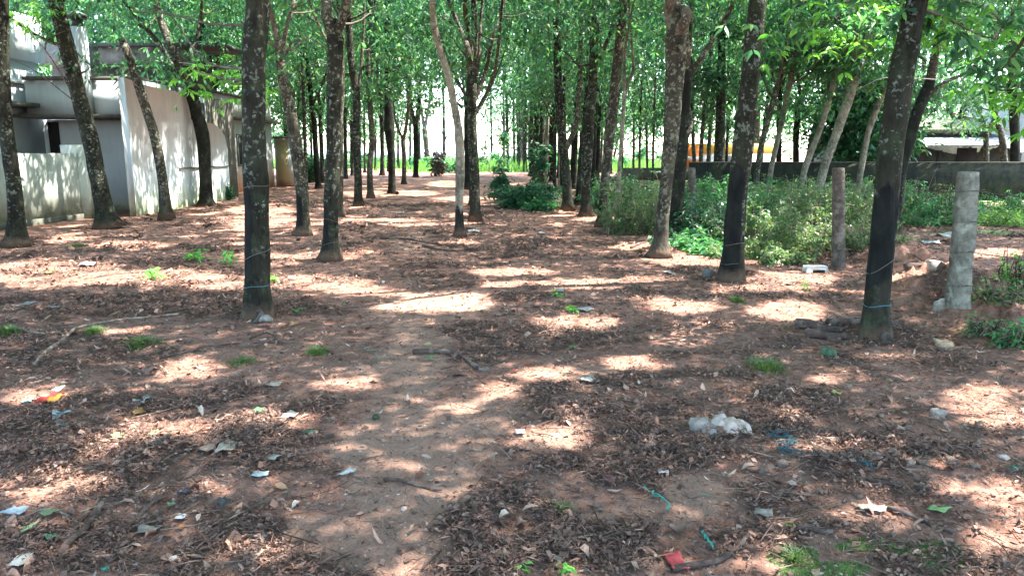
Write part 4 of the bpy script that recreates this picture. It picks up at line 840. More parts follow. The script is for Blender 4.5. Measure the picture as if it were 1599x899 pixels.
# coconut palm beyond the low house
pr = empty('coconut_palm', (xat(1522, 44), 44, 0), 'drooping coconut palm fronds beyond the low tiled house', 'palm')
tb = MB(); p3, rr = smooth_path([(pr.location[0], 44, 0), (pr.location[0] + .3, 44, 2.5), (pr.location[0] + .2, 44, 5)], [.2, .16, .14], 14); tube(tb, p3, rr, 10); tb.build('trunk', M['bark_mid'], pr, loc=tuple(pr.location), smooth=True)
for k in range(14):
    az = k * 2.4; P = []; a = p3[-1]
    for t in np.linspace(0, 1, 10): P.append(a + np.array([cos(az) * 2.6 * t, sin(az) * 2.6 * t, 1.4 * t - 3.4 * t * t * (1.1 if k % 2 else .7)]))
    P = np.array(P); fb = MB(); tube(fb, P, np.linspace(.04, .01, 10), 5, cap=False)
    pp_, _ = smooth_path(P, np.ones(10), 50); d = np.gradient(pp_, axis=0); d /= np.linalg.norm(d, axis=1)[:, None]
    for sgn in (-1, 1):
        s_ = np.cross(d, [0, 0, 1.]) * sgn; s_ /= np.linalg.norm(s_, axis=1)[:, None] + 1e-6; L = .75 * np.sin(np.linspace(.25, pi - .15, 50))[:, None]
        tip = pp_ + s_ * L * .7 + d * L * .35 + np.array([0, 0, -.7]) * L
        V = np.stack([pp_, pp_ + (tip - pp_) * .5 + d * .03, tip, pp_ + (tip - pp_) * .5 - d * .03], 1)
        fb.add(V.reshape(-1, 3), [np.arange(200).reshape(50, 4)])
    fb.build('frond', M['weed'], pr, loc=tuple(pr.location))
# ivy leaves on the wrapped trunk
iv = [t for t, D_ in TREES if 'ivy' in t['label']][0]; gi = np.array(iv.location); n = 1500; th = rng.uniform(0, 2 * pi, n); z = rng.uniform(.9, 5.5, n)
pxi = np.interp(235 - (z - 1.5) * FPX / gi[1], [0, 110, 190, 250, 300], [319, 321, 322, 326, 334]); C = np.stack([(pxi - 799.5) / FPX * gi[1] + .33 * np.cos(th) * rng.uniform(.7, 1.3, n), gi[1] + .33 * np.sin(th), z], 1)
b = MB(); leaves(b, C, .12, .08, 2, (.5, 1.3)); b.build('ivy', M['leaf_dark'], iv, loc=tuple(gi))

# ------------------------------------------------------------------ undergrowth
def shrub(name, label, px, py, w_, h_, leafm, n=700, ls=.06, group=None, stems=14, wild=False, D=None, depth=None, cat='shrub', stem_m='twigs', wide=.42, n3=3, z0=0.0, tall=1.0, fold=False):
    g0 = ground_at(px, py) if D is None else np.array([xat(px, D), D, ghf(xat(px, D), D)])
    k = g0[1] / FPX; W = w_ * k; H = h_ * k; Dp = depth or W * .8
    root = empty(name, g0, label, cat, group); sb = MB(); pts_all = []
    for i in range(stems):
        az = rng.uniform(0, 2 * pi); rr = rng.random() ** .6; e = g0 + np.array([cos(az) * rr * W / 2, sin(az) * rr * Dp / 2, H * rng.uniform(.55, 1.05) * (1 - .35 * rr)])
        b0 = g0 + np.array([cos(az) * rr * W / 4, sin(az) * rr * Dp / 4, 0])
        if wild:
            b0 = g0 + np.array([rng.uniform(-.5, .5) * W, rng.uniform(-.5, .5) * Dp, 0]); e = b0 + np.array([rng.normal(0, .16) * W, rng.normal(0, .14) * Dp, H * min(1.25, .25 + rng.random() ** 1.3 * .95)])
        m_ = b0 + (e - b0) * .5 + rng.normal(0, .08 * H, 3)
        pts, r_ = smooth_path([b0, m_, e], [.009, .006, .002], 8); tube(sb, pts, r_ * (1 + H * .4), 4, cap=False); pts_all.append(pts[2:])
        for q in range(3):
            s0 = pts[rng.integers(2, 7)]; e2 = s0 + rng.normal(0, 1, 3) * np.array([W * .11, Dp * .11, H * .12]); p2, r2_ = smooth_path([s0, (s0 + e2) / 2 + rng.normal(0, .02, 3), e2], [.004, .003, .0015], 5); tube(sb, p2, r2_, 3, cap=False); pts_all.append(p2[1:])
    sb.build('stems', M[stem_m], root, loc=g0)
    A = np.concatenate(pts_all); C = A[rng.integers(0, len(A), n)] + rng.normal(0, 1, (n, 3)) * (np.array([.035, .035, .035]) if wild else np.array([W * .05, Dp * .05, H * .05])) ; C[:, 2] = np.maximum(C[:, 2], g0[2] + .02)
    lb = MB(); leaves(lb, C, ls, ls * wide, n3, (-.2, .9), spread=2.1 if n3 == 3 else None, fold=fold); lb.build('foliage', M[leafm], root, loc=g0)
    return root
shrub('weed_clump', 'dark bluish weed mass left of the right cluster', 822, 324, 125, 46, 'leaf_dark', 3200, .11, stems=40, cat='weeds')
shrub('weed_clump', 'lower leafy weeds spreading before the concrete slab', 838, 328, 70, 22, 'weed', 900, .13, stems=16, cat='weeds')
shrub('sapling', 'dark leaved sapling rising out of the weed mass', 795, 320, 56, 108, 'leaf_dark', 130, .19, stems=2, cat='sapling')
shrub('sapling', 'broad leaved sapling in front of the thin distant trunks', 832, 296, 50, 100, 'leaf_dark', 130, .24, stems=2, cat='sapling')
shrub('sapling', 'copper leaved young bush before the far grass strip', 690, 275, 48, 60, 'purple', 200, .26, stems=6, cat='sapling')
shrub('shrub', 'bright green bush row at the far grass edge', 702, 270, 80, 32, 'weed', 500, .3, stems=10)
M['weed_dry'] = leaf_mat('weed_mixed_leaf', [(.045, .10, .045), (.07, .15, .06), (.11, .17, .08), (.13, .12, .065), (.05, .13, .055), (.16, .22, .10)], .3)
M['reed'] = leaf_mat('undergrowth_stem', [(.20, .17, .12), (.12, .11, .07), (.26, .23, .17), (.10, .14, .06)], 0, .8, spec=.2)
US = 'tangled undergrowth along the right of the clearing'
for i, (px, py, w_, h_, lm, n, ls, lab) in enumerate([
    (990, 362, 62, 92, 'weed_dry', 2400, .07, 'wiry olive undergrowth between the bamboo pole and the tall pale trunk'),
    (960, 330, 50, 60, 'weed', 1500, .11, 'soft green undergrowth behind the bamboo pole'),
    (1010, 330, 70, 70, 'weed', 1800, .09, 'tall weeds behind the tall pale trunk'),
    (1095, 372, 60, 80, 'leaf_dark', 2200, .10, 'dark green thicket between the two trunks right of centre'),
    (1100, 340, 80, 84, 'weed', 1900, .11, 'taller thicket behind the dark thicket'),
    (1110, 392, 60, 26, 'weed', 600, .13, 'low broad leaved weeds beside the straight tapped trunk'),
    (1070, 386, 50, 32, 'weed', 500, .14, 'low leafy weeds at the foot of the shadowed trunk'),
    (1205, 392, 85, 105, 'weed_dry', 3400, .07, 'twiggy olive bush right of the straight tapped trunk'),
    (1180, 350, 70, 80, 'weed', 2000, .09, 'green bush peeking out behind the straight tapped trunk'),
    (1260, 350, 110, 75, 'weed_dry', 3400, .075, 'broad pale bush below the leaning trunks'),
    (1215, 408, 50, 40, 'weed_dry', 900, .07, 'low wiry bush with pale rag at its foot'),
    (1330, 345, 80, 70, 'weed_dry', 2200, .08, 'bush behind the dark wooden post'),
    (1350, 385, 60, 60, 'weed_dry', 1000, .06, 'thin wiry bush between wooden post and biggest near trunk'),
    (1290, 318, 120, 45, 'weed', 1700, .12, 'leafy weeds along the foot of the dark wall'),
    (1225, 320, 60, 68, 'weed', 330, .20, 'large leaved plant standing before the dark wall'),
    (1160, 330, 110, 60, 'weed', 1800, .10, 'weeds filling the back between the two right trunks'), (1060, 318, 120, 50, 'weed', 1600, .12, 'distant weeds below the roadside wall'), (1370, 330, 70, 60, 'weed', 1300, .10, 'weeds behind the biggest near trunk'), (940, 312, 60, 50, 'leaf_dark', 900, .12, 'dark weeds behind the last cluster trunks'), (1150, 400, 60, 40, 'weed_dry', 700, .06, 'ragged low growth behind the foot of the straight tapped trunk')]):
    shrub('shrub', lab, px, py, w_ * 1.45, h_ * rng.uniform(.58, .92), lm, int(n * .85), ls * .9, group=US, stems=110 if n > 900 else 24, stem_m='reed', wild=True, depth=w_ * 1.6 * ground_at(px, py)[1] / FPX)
YG = 'low weeds in the yard behind the wire fence'
for i, (px, py, w_, h_, lm, n, ls, lab) in enumerate([
    (1455, 352, 120, 34, 'weed', 1400, .09, 'green weeds around the dry twiggy plant in the yard'),
    (1560, 352, 110, 26, 'grass', 1200, .07, 'bright low weeds at the right end of the yard'),
    (1500, 330, 90, 24, 'weed', 700, .09, 'weeds near the foot of the wall'),
    (1590, 335, 50, 30, 'weed', 500, .1, 'leafy plant by the wall at the right edge'),
    (1420, 340, 40, 44, 'weed', 600, .09, 'weeds just right of the biggest near trunk'),
    (1470, 350, 60, 70, 'weed_dry', 120, .09, 'dry twiggy plant with a few leaves in the yard'),
    (1585, 450, 40, 55, 'seedling', 120, .06, 'thin leafy seedling at the right edge beyond the concrete post'),
    (1590, 545, 60, 40, 'weed', 200, .07, 'small weeds on the bare bank at the right edge'),
    (1540, 520, 50, 22, 'weed', 130, .05, 'sparse ground weeds on the bank'),
    (1570, 470, 70, 26, 'weed_dry', 260, .05, 'thin dry weeds behind the concrete post')]):
    shrub('weed_clump', lab, px, py, w_, h_ * 1.1, lm, int(n * .8), ls * .9, group=YG, stems=40, cat='weeds', wild=True)
shrub('shrub', 'dark bushes between the left rows and the outbuilding', 475, 285, 60, 46, 'leaf_dark', 900, .2, stems=16)
shrub('shrub', 'low green shrub at the edge of the left rows', 520, 272, 50, 34, 'leaf_dark', 600, .26, stems=12)
shrub('shrub', 'creeper mass hanging beside the ivy trunk', 352, 312, 30, 30, 'leaf_dark', 300, .14, stems=8)
for (px, D_, w_, h_) in [(560, 66, 60, 20), (610, 72, 50, 26), (660, 62, 46, 18), (735, 66, 40, 28), (790, 70, 60, 30), (850, 60, 50, 30), (900, 66, 60, 30), (515, 60, 50, 30), (960, 62, 60, 24), (1010, 70, 50, 30), (470, 64, 50, 34)]:
    shrub('shrub', 'sunlit bush beyond the last trees at the field edge', px, 262, w_, h_, 'weed', 420, .42, group='sunlit bushes at the field edge', stems=12, D=D_, wild=True)
fw = empty('field_wall', (-10, 97, 0), 'pale pinkish wall far off beyond the grassy field', 'wall'); part(boxes([((-40, 97, 0), (6, 97.3, 1.7))]), 'wall_panel', 'white_paint', fw)
# trees' fresh green sapling beyond the centre
shrub('sapling', 'fresh green slender sapling at the sunny far edge', 772, 272, 44, 110, 'leaf', 160, .3, stems=3, cat='sapling')
# far grass strip, blades nobody could count
n = 22000; y = rng.uniform(52, 90, n); x = rng.uniform(-34, 16, n); m_ = covers(x, y)[2] > .4; x, y = x[m_], y[m_]; n = len(x)
hh = rng.uniform(.3, .95, n); az = rng.uniform(0, 2 * pi, n); ww = .05
hh = hh * (.35 + 1.1 * fbm(x * .5, y * .3, 3)); V = np.stack([np.stack([x - ww * np.cos(az), y - ww * np.sin(az), x * 0], 1), np.stack([x + ww * np.cos(az), y + ww * np.sin(az), x * 0], 1), np.stack([x + rng.normal(0, .1, n), y + rng.normal(0, .1, n), hh], 1)], 1)
b = MB(); b.add(V.reshape(-1, 3), [np.arange(n * 3).reshape(n, 3)]); tag(b.build('field_grass', M['grass']), 'tall sunny green grass growing beyond the last row of trees', 'grass', kind='stuff')

# ------------------------------------------------------------------ litter (nobody could count it)
def sample(nfun, ymax, ymin=1.6):
    out = []
    edges = np.geomspace(ymin, ymax, 40)
    for a, b in zip(edges[:-1], edges[1:]):
        yc = (a + b) / 2; W = .75 * yc + 1.0; N = int(nfun(yc) * 2 * W * (b - a))
        out.append(np.stack([rng.uniform(-W, W, N), rng.uniform(a, b, N)], 1))
    return np.concatenate(out)
def dead_leaves(xy, L, W, name, m, lab, zoff=.004, tilt=.35, curl=1.0):
    n = len(xy); x, y = xy.T; z = gh(x, y) + zoff
    az = rng.uniform(0, 2 * pi, n); tl = rng.normal(0, tilt, n); rl = rng.normal(0, tilt, n)
    Ls = L * np.exp(np.minimum(rng.normal(0, .42, n), .75)); Ws = np.minimum(W * np.exp(rng.normal(0, .4, n)), Ls * .6); cu = rng.normal(.6, 1.2, n) * curl; cv = rng.normal(.8, .8, n) * curl
    u = np.array([-.5, -.2, .15, .5]); wprof = np.array([.12, .95, .85, .05])
    U = u[None, :, None] * np.ones((1, 1, 3)); Vv = np.array([-.5, 0, .5])[None, None, :] * wprof[None, :, None]
    X = U * Ls[:, None, None]; Y = Vv * Ws[:, None, None]
    Z = cu[:, None, None] * U ** 2 * Ls[:, None, None] * .7 + cv[:, None, None] * Vv ** 2 * Ws[:, None, None] * 1.2 + X * np.sin(tl)[:, None, None] + Y * np.sin(rl)[:, None, None]
    Z = Z - Z.min(axis=(1, 2))[:, None, None] * .85
    px = X * np.cos(az)[:, None, None] - Y * np.sin(az)[:, None, None] + x[:, None, None]; py = X * np.sin(az)[:, None, None] + Y * np.cos(az)[:, None, None] + y[:, None, None]
    V = np.stack([px, py, Z + z[:, None, None]], -1).reshape(-1, 3)
    q = np.array([[r * 3 + c, r * 3 + c + 1, r * 3 + c + 4, r * 3 + c + 3] for r in range(3) for c in range(2)])
    F = (np.arange(n)[:, None, None] * 12 + q[None]).reshape(-1, 4)
    b = MB(); b.add(V, [F]); o = b.build(name, M[m], smooth=False); tag(o, lab, 'litter', kind='stuff'); return o
def avoid(xy):
    k = ~((xy[:, 0] < -8.6) & (xy[:, 1] > 13)); return xy[k & (xy[:, 1] < 60)]
xy = avoid(sample(lambda y: 330 if y < 5 else 330 * (5 / y) ** 1.5, 42)); mul, sa, gr = covers(xy[:, 0], xy[:, 1])
clump = fbm(xy[:, 0] * 1.7 + 4, xy[:, 1] * 1.7, 3)
p = (.13 + .30 * mul + .25 * sstep(.45, .6, clump)) * (1 - .55 * sa); xy = xy[rng.random(len(xy)) < p]
print('leaves', len(xy))
dead_leaves(xy, .036, .017, 'leaf_litter', 'litter', 'fallen brown leaves scattered over the red soil')
xy = avoid(sample(lambda y: 15000 if y < 3.5 else 15000 * (3.5 / y) ** 2, 22)); mul, sa, gr = covers(xy[:, 0], xy[:, 1])
p = np.clip(mul * 1.2 - .12, .11, 1) * (1 - .55 * sa); xy = xy[rng.random(len(xy)) < p]; print('chips', len(xy))
n = len(xy); x, y = xy.T; mul_ = covers(x, y)[0]; fib = rng.random(n) < .45; z = gh(x, y) + rng.random(n) ** 2 * .035 * mul_; az = rng.uniform(0, 2 * pi, n); far_ = np.clip(y / 5, 1, 2.5); L = np.where(fib, .022, .0075) * far_ * np.exp(rng.normal(0, .5, n)); Wc = np.where(fib, .0011 * far_, L * rng.uniform(.3, .8, n)); ti = rng.normal(0, .4, n)
d = np.stack([np.cos(az) * np.cos(ti), np.sin(az) * np.cos(ti), np.sin(ti)], 1); s_ = np.stack([-np.sin(az), np.cos(az), rng.normal(0, .5, n)], 1); c = np.stack([x, y, z + .006], 1)
V = np.stack([c - d * L[:, None], c + s_ * Wc[:, None], c + d * L[:, None], c - s_ * Wc[:, None] + np.array([0, 0, .004])], 1)
b = MB(); b.add(V.reshape(-1, 3), [np.arange(n * 4).reshape(n, 4)]); tag(b.build('mulch_fragments', M['chips']), 'dark shredded leaf mould lying in patches on the soil', 'mulch', kind='stuff')
xy = avoid(sample(lambda y: 16 if y < 6 else 16 * (6 / y) ** 1.3, 34)); mul, sa, gr = covers(xy[:, 0], xy[:, 1]); xy = xy[rng.random(len(xy)) < (.35 + .65 * mul) * (1 - .6 * sa)]
M['broad_litter'] = leaf_mat('broad_dead_leaf', [(.20, .12, .09), (.28, .19, .15), (.11, .07, .058), (.34, .25, .20), (.15, .10, .085), (.30, .16, .10), (.24, .22, .12)], 0, .8, spec=.2)
dead_leaves(xy, .050, .030, 'broad_leaf_litter', 'broad_litter', 'larger curled dead leaves lying singly among the finer litter', curl=.8, tilt=.2)
# fine twigs
xy = avoid(sample(lambda y: 260 if y < 5 else 260 * (5 / y) ** 1.6, 26)); mul, sa, gr = covers(xy[:, 0], xy[:, 1]); xy = xy[rng.random(len(xy)) < (.2 + .8 * mul) * (1 - .8 * sa)]
b = MB(); n = len(xy); print('twigs', n); az = rng.uniform(0, pi, n); L = .10 * np.exp(rng.normal(0, .6, n)); zz = gh(xy[:, 0], xy[:, 1])
t = np.linspace(-.5, .5, 4); bend = rng.normal(0, .12, n)
X = xy[:, :1] + np.cos(az)[:, None] * L[:, None] * t - np.sin(az)[:, None] * (bend * L)[:, None] * (t * 2) ** 2; Y = xy[:, 1:] + np.sin(az)[:, None] * L[:, None] * t + np.cos(az)[:, None] * (bend * L)[:, None] * (t * 2) ** 2
Z = np.repeat(zz[:, None] + .008, 4, 1) + rng.random((n, 4)) * .008; r = rng.uniform(.0009, .0026, n)[:, None]
nx, ny = -np.sin(az)[:, None], np.cos(az)[:, None]
ring = [np.stack([X + nx * r, Y + ny * r, Z], -1), np.stack([X, Y, Z + 1.7 * r], -1), np.stack([X - nx * r, Y - ny * r, Z], -1)]
V = np.stack(ring, 2).reshape(-1, 3); F = []
for k in range(3):
    for q in range(3): F.append([k * 3 + q, k * 3 + (q + 1) % 3, (k + 1) * 3 + (q + 1) % 3, (k + 1) * 3 + q])
b.add(V, [(np.arange(n)[:, None, None] * 12 + np.array(F)[None]).reshape(-1, 4)]); tag(b.build('twig_litter', M['twigs']), 'thin fallen twigs and leaf stalks strewn on the ground', 'twigs', kind='stuff')
# small pebbles
xy = sample(lambda y: 2600 if y < 4 else 2600 * (4 / y) ** 2.4, 12); n = len(xy); ic = np.array([(1, 0, 0), (-1, 0, 0), (0, 1, 0), (0, -1, 0), (0, 0, 1), (.6, .6, .5), (-.6, .6, .5), (.6, -.6, .5), (-.6, -.6, .5)], float)
fa = np.array([(4, 5, 6), (4, 6, 8), (4, 8, 7), (4, 7, 5), (5, 0, 2), (5, 2, 6), (6, 2, 1), (6, 1, 8), (8, 1, 3), (8, 3, 7), (7, 3, 0), (7, 0, 5)])
sz = .0022 * np.exp(rng.normal(0, .6, n)); V = ic[None] * sz[:, None, None] * rng.uniform(.7, 1.3, (n, 9, 3)) * np.array([1.2, 1, .7]) + np.stack([xy[:, 0], xy[:, 1], gh(xy[:, 0], xy[:, 1])], 1)[:, None, :]
b = MB(); b.add(V.reshape(-1, 3), [(np.arange(n)[:, None, None] * 9 + fa[None]).reshape(-1, 3)]); tag(b.build('gravel', M['pebble'], smooth=True), 'small pebbles and soil crumbs on the ground', 'gravel', kind='stuff')

# ------------------------------------------------------------------ single things on the ground
M['rubble'] = post_mat('rubble_stone', (.16, .115, .09), (.08, .055, .045), (.24, .19, .155))
def rock(label, px, py, w_, h_, m='stone', name='stone', cat='stone', group=None, sq=.8):
    g0 = ground_at(px, py); k = np.linalg.norm(g0 - np.array([0, 0, CAMZ])) / FPX; rx, rz = w_ * k / 2, h_ * k / 2; g0 = g0 - np.array([0, 0, rz * .3]); sq = min(sq, .62)
    u = np.linspace(0, 2 * pi, 18, endpoint=False); v = np.linspace(-pi / 2, pi / 2, 10); Uu, Vv = np.meshgrid(u, v); s0 = rng.uniform(0, 50)
    X = np.cos(Uu) * np.cos(Vv); Y = np.sin(Uu) * np.cos(Vv); Z = np.sin(Vv); nrm = np.sign(X) * np.abs(X) ** sq, np.sign(Y) * np.abs(Y) ** sq, np.sign(Z) * np.abs(Z) ** sq
    dis = 1 + 1.1 * (fbm(X * 1.1 + s0 + 3 + Z, Y * 1.1 + s0 + 3, 3) - .5) + .25 * (fbm(X * 4 + s0, Y * 4 + Z * 3 + s0, 3) - .5)
    V = np.stack([nrm[0] * dis * rx, nrm[1] * dis * rx * .8, nrm[2] * dis * rz + rz * .7], -1).reshape(-1, 3) + g0; i = np.arange(9)[:, None] * 18; j = np.arange(18)[None]; jn = (j + 1) % 18
    b = MB(); b.add(V, [np.stack([i + j, i + jn, i + 18 + jn, i + 18 + j], -1).reshape(-1, 4)])
    return tag(b.build(name, M[m], loc=g0, smooth=True), label, cat, group)
rock('squarish grey stone leaning at the foot of the concrete post', 1475, 484, 24, 20, sq=.6)
rock('smooth tan stone lying on the bare soil right of the near trunk', 1473, 542, 26, 14, 'stone_tan')
rock('mossy dark stone right of the concrete post', 1552, 452, 28, 18, 'stone_mossy'); rock('mossy stone on the bank left of the concrete post', 1452, 448, 26, 18, 'stone_mossy')
rock('pale lump of stone on the broken bank', 1460, 418, 22, 14); rock('grey stone before the small sunny patch at the right', 1465, 650, 20, 14)
rock('flat grey stone next to the white plastic heap', 1093, 669, 32, 22); rock('dark red lump of earth on the bank', 1435, 420, 46, 12, 'deadwood', 'earth_lump', 'earth')
for (px, py, s_) in [(1395, 710, 22), (1222, 728, 24), (1190, 738, 16), (1420, 726, 18), (1236, 762, 12), (1253, 768, 12), (1440, 725, 16), (1485, 722, 20), (1375, 650, 12), (1300, 690, 18), (1342, 776, 14), (1318, 740, 12), (1520, 730, 16), (1500, 745, 12), (1580, 736, 14)]:
    rock('small grey stone among the rubble beside the blue twine', px, py, s_ * .72, s_ * .5, 'rubble', group='grey stones beside the blue twine')
for (px, py, s_) in [(737, 335, 10), (700, 352, 10), (775, 374, 8), (655, 665, 8), (550, 805, 12), (842, 800, 14), (860, 810, 12), (905, 758, 12), (565, 698, 9), (790, 672, 8), (875, 388, 9), (608, 350, 9)]:
    rock('small pale stone out on the open soil', px, py, s_ * .7, s_ * .4, 'rubble', group='pale stones on the open soil')
def logt(label, P, R0, m='deadwood', name='fallen_log', cat='log', sides=10, group=None, taper=.7, rough=.12):
    """P: photo points on the ground"""
    Q = [ground_at(a, b) for a, b in P]; n = max(10, len(P) * 8); pts, rr = smooth_path(Q, np.linspace(R0, R0 * taper, len(Q)), n); pts[:, 2] = gh(pts[:, 0], pts[:, 1]) + rr * .75 + .004
    pts[:, 2] += .006 * np.sin(np.linspace(0, 7, n)); b = MB(); tube(b, pts, rr, sides, rough=rough, seed=P[0][0]); return tag(b.build(name, M[m], loc=Q[0], smooth=True), label, cat, group)
logt('brown rotting log left of the big near right trunk', [(1243, 511), (1275, 515), (1312, 521)], .045, sides=12); logt('lower black ended log below the brown one', [(1258, 526), (1290, 529), (1322, 530)], .038, sides=12)
logt('dark log passing behind the foot of the near right trunk', [(1292, 508), (1340, 510), (1408, 509)], .036, sides=12)
S_ = 'fallen sticks'
for lab, P, r in [('thick forked looking stick at the middle of the mulch', [(645, 553), (700, 553), (728, 562), (748, 578)], .02), ('bent stick at the lower left', [(100, 862), (130, 835), (160, 790)], .016), ('thin stick beside the bent one', [(105, 840), (135, 805), (155, 780)], .008),
                  ('curved brown root at the bottom right of centre', [(1050, 893), (1120, 880), (1150, 858), (1172, 835)], .013), ('broken stick on the moss at bottom right', [(1244, 828), (1270, 830), (1300, 834)], .014), ('long straight stick at the right bottom', [(1385, 795), (1430, 812), (1490, 835)], .009),
                  ('dark stick right of the stones', [(1352, 752), (1400, 760), (1450, 768)], .010), ('stick lying across the soil left of the stones', [(1180, 782), (1220, 780), (1266, 776)], .008), ('long thin stick on the left slope', [(250, 560), (340, 540), (460, 536)], .008),
                  ('short twisted stick behind the sand track', [(660, 385), (700, 392), (745, 390)], .02), ('thin stick by the grass tuft', [(390, 530), (420, 522), (440, 540)], .007), ('dark twig at the bottom left', [(225, 800), (250, 780), (262, 762)], .007),
                  ('stick under the white paper strip', [(600, 752), (640, 757), (690, 768)], .010), ('forked twig near the grey card', [(380, 715), (420, 695), (440, 700)], .006), ('stick near the green leaf at left', [(400, 700), (450, 704), (478, 706)], .006),
                  ('thin dry stick at the foot of the wooden post', [(1335, 442), (1365, 425), (1400, 405)], .012), ('bleached stick behind the concrete post', [(1425, 418), (1480, 405), (1530, 396)], .016), ('small log in the far left shade', [(590, 372), (640, 375), (690, 384)], .018),
                  ('stick before the tall pale trunk', [(985, 388), (1005, 380), (1030, 375)], .02), ('thin stick on the sunny patch', [(1270, 402), (1295, 398), (1318, 392)], .010), ('thin stick crossing the bottom edge', [(660, 892), (675, 872), (690, 862)], .006)]:
    logt(lab, P, r, name='stick', cat='stick', sides=7, group=S_)
logt('long dry vine curling over the ground at the left', [(55, 572), (78, 548), (98, 530), (94, 520), (70, 523), (35, 517)], .014, 'vine', 'dry_vine', 'vine', 7); logt('second strand of dry vine running right from the curl', [(98, 534), (130, 512), (190, 500), (280, 492)], .013, 'vine', 'dry_vine', 'vine', 7)
logt('pale looping dry stalk at the bottom left', [(30, 812), (70, 800), (110, 808), (122, 822), (112, 832)], .006, 'vine', 'dry_vine', 'vine', 6)
# papers, plastic, leaves
def scrap(label, px, py, w_, h_, color, name='paper_scrap', cat='litter', shape=None, crumple=.25, rot=0.0, m=None, group=None, lift=.012, rough=.6):
    g0 = ground_at(px, py); k = np.linalg.norm(g0 - np.array([0, 0, CAMZ])) / FPX; fore = max(.25, CAMZ / np.linalg.norm(g0 - np.array([0, 0, CAMZ])))
    W, H = w_ * k * .88, h_ * k / fore * .72; s0 = rng.uniform(0, 90); N = 9
    if shape is None: shape = [(-.5, -.45), (.45, -.5), (.5, .4), (-.4, .5)]
    A = np.array(shape); u, v = np.meshgrid(np.linspace(0, 1, N), np.linspace(0, 1, N))
    Pq = (1 - u)[..., None] * (1 - v)[..., None] * A[0] + u[..., None] * (1 - v)[..., None] * A[1] + u[..., None] * v[..., None] * A[2 % len(A)] + (1 - u)[..., None] * v[..., None] * A[3 % len(A)]
    rag = np.maximum(np.abs(u - .5), np.abs(v - .5)) * 2; Pq = Pq * (1 + .5 * rag * (fbm(u * 2.2 + s0 + 30, v * 2.2 + s0, 3) - .5))[..., None]
    X, Y = Pq[..., 0] * W, Pq[..., 1] * H; X, Y = X * cos(rot) - Y * sin(rot), X * sin(rot) + Y * cos(rot); Z = (fbm(u * 2.5 + s0, v * 2.5 + s0, 3)) * crumple * min(W, H) * 1.6; Z = Z - Z.min() * .8 + lift
    edge = 1 + .0 * u
    V = np.stack([X + g0[0], Y + g0[1], Z + g0[2]], -1).reshape(-1, 3); i = np.arange(N - 1)[:, None] * N; j = np.arange(N - 1)[None]
    b = MB(); b.add(V, [np.stack([i + j, i + j + 1, i + N + j + 1, i + N + j], -1).reshape(-1, 4)])
    mm = m or plain(name, tuple(k_ * .62 for k_ in color), rough, noise_amt=.45); o = b.build(name, mm, loc=g0, smooth=True); sd = o.modifiers.new('thick', 'SOLIDIFY'); sd.thickness = .0015
    return tag(o, label, cat, group)
TRI = [(-.5, .45), (.5, .5), (.12, -.5), (.02, -.5)]
LEAFS = [(-.5, -.05), (.0, -.5), (.5, .05), (.0, .5)]
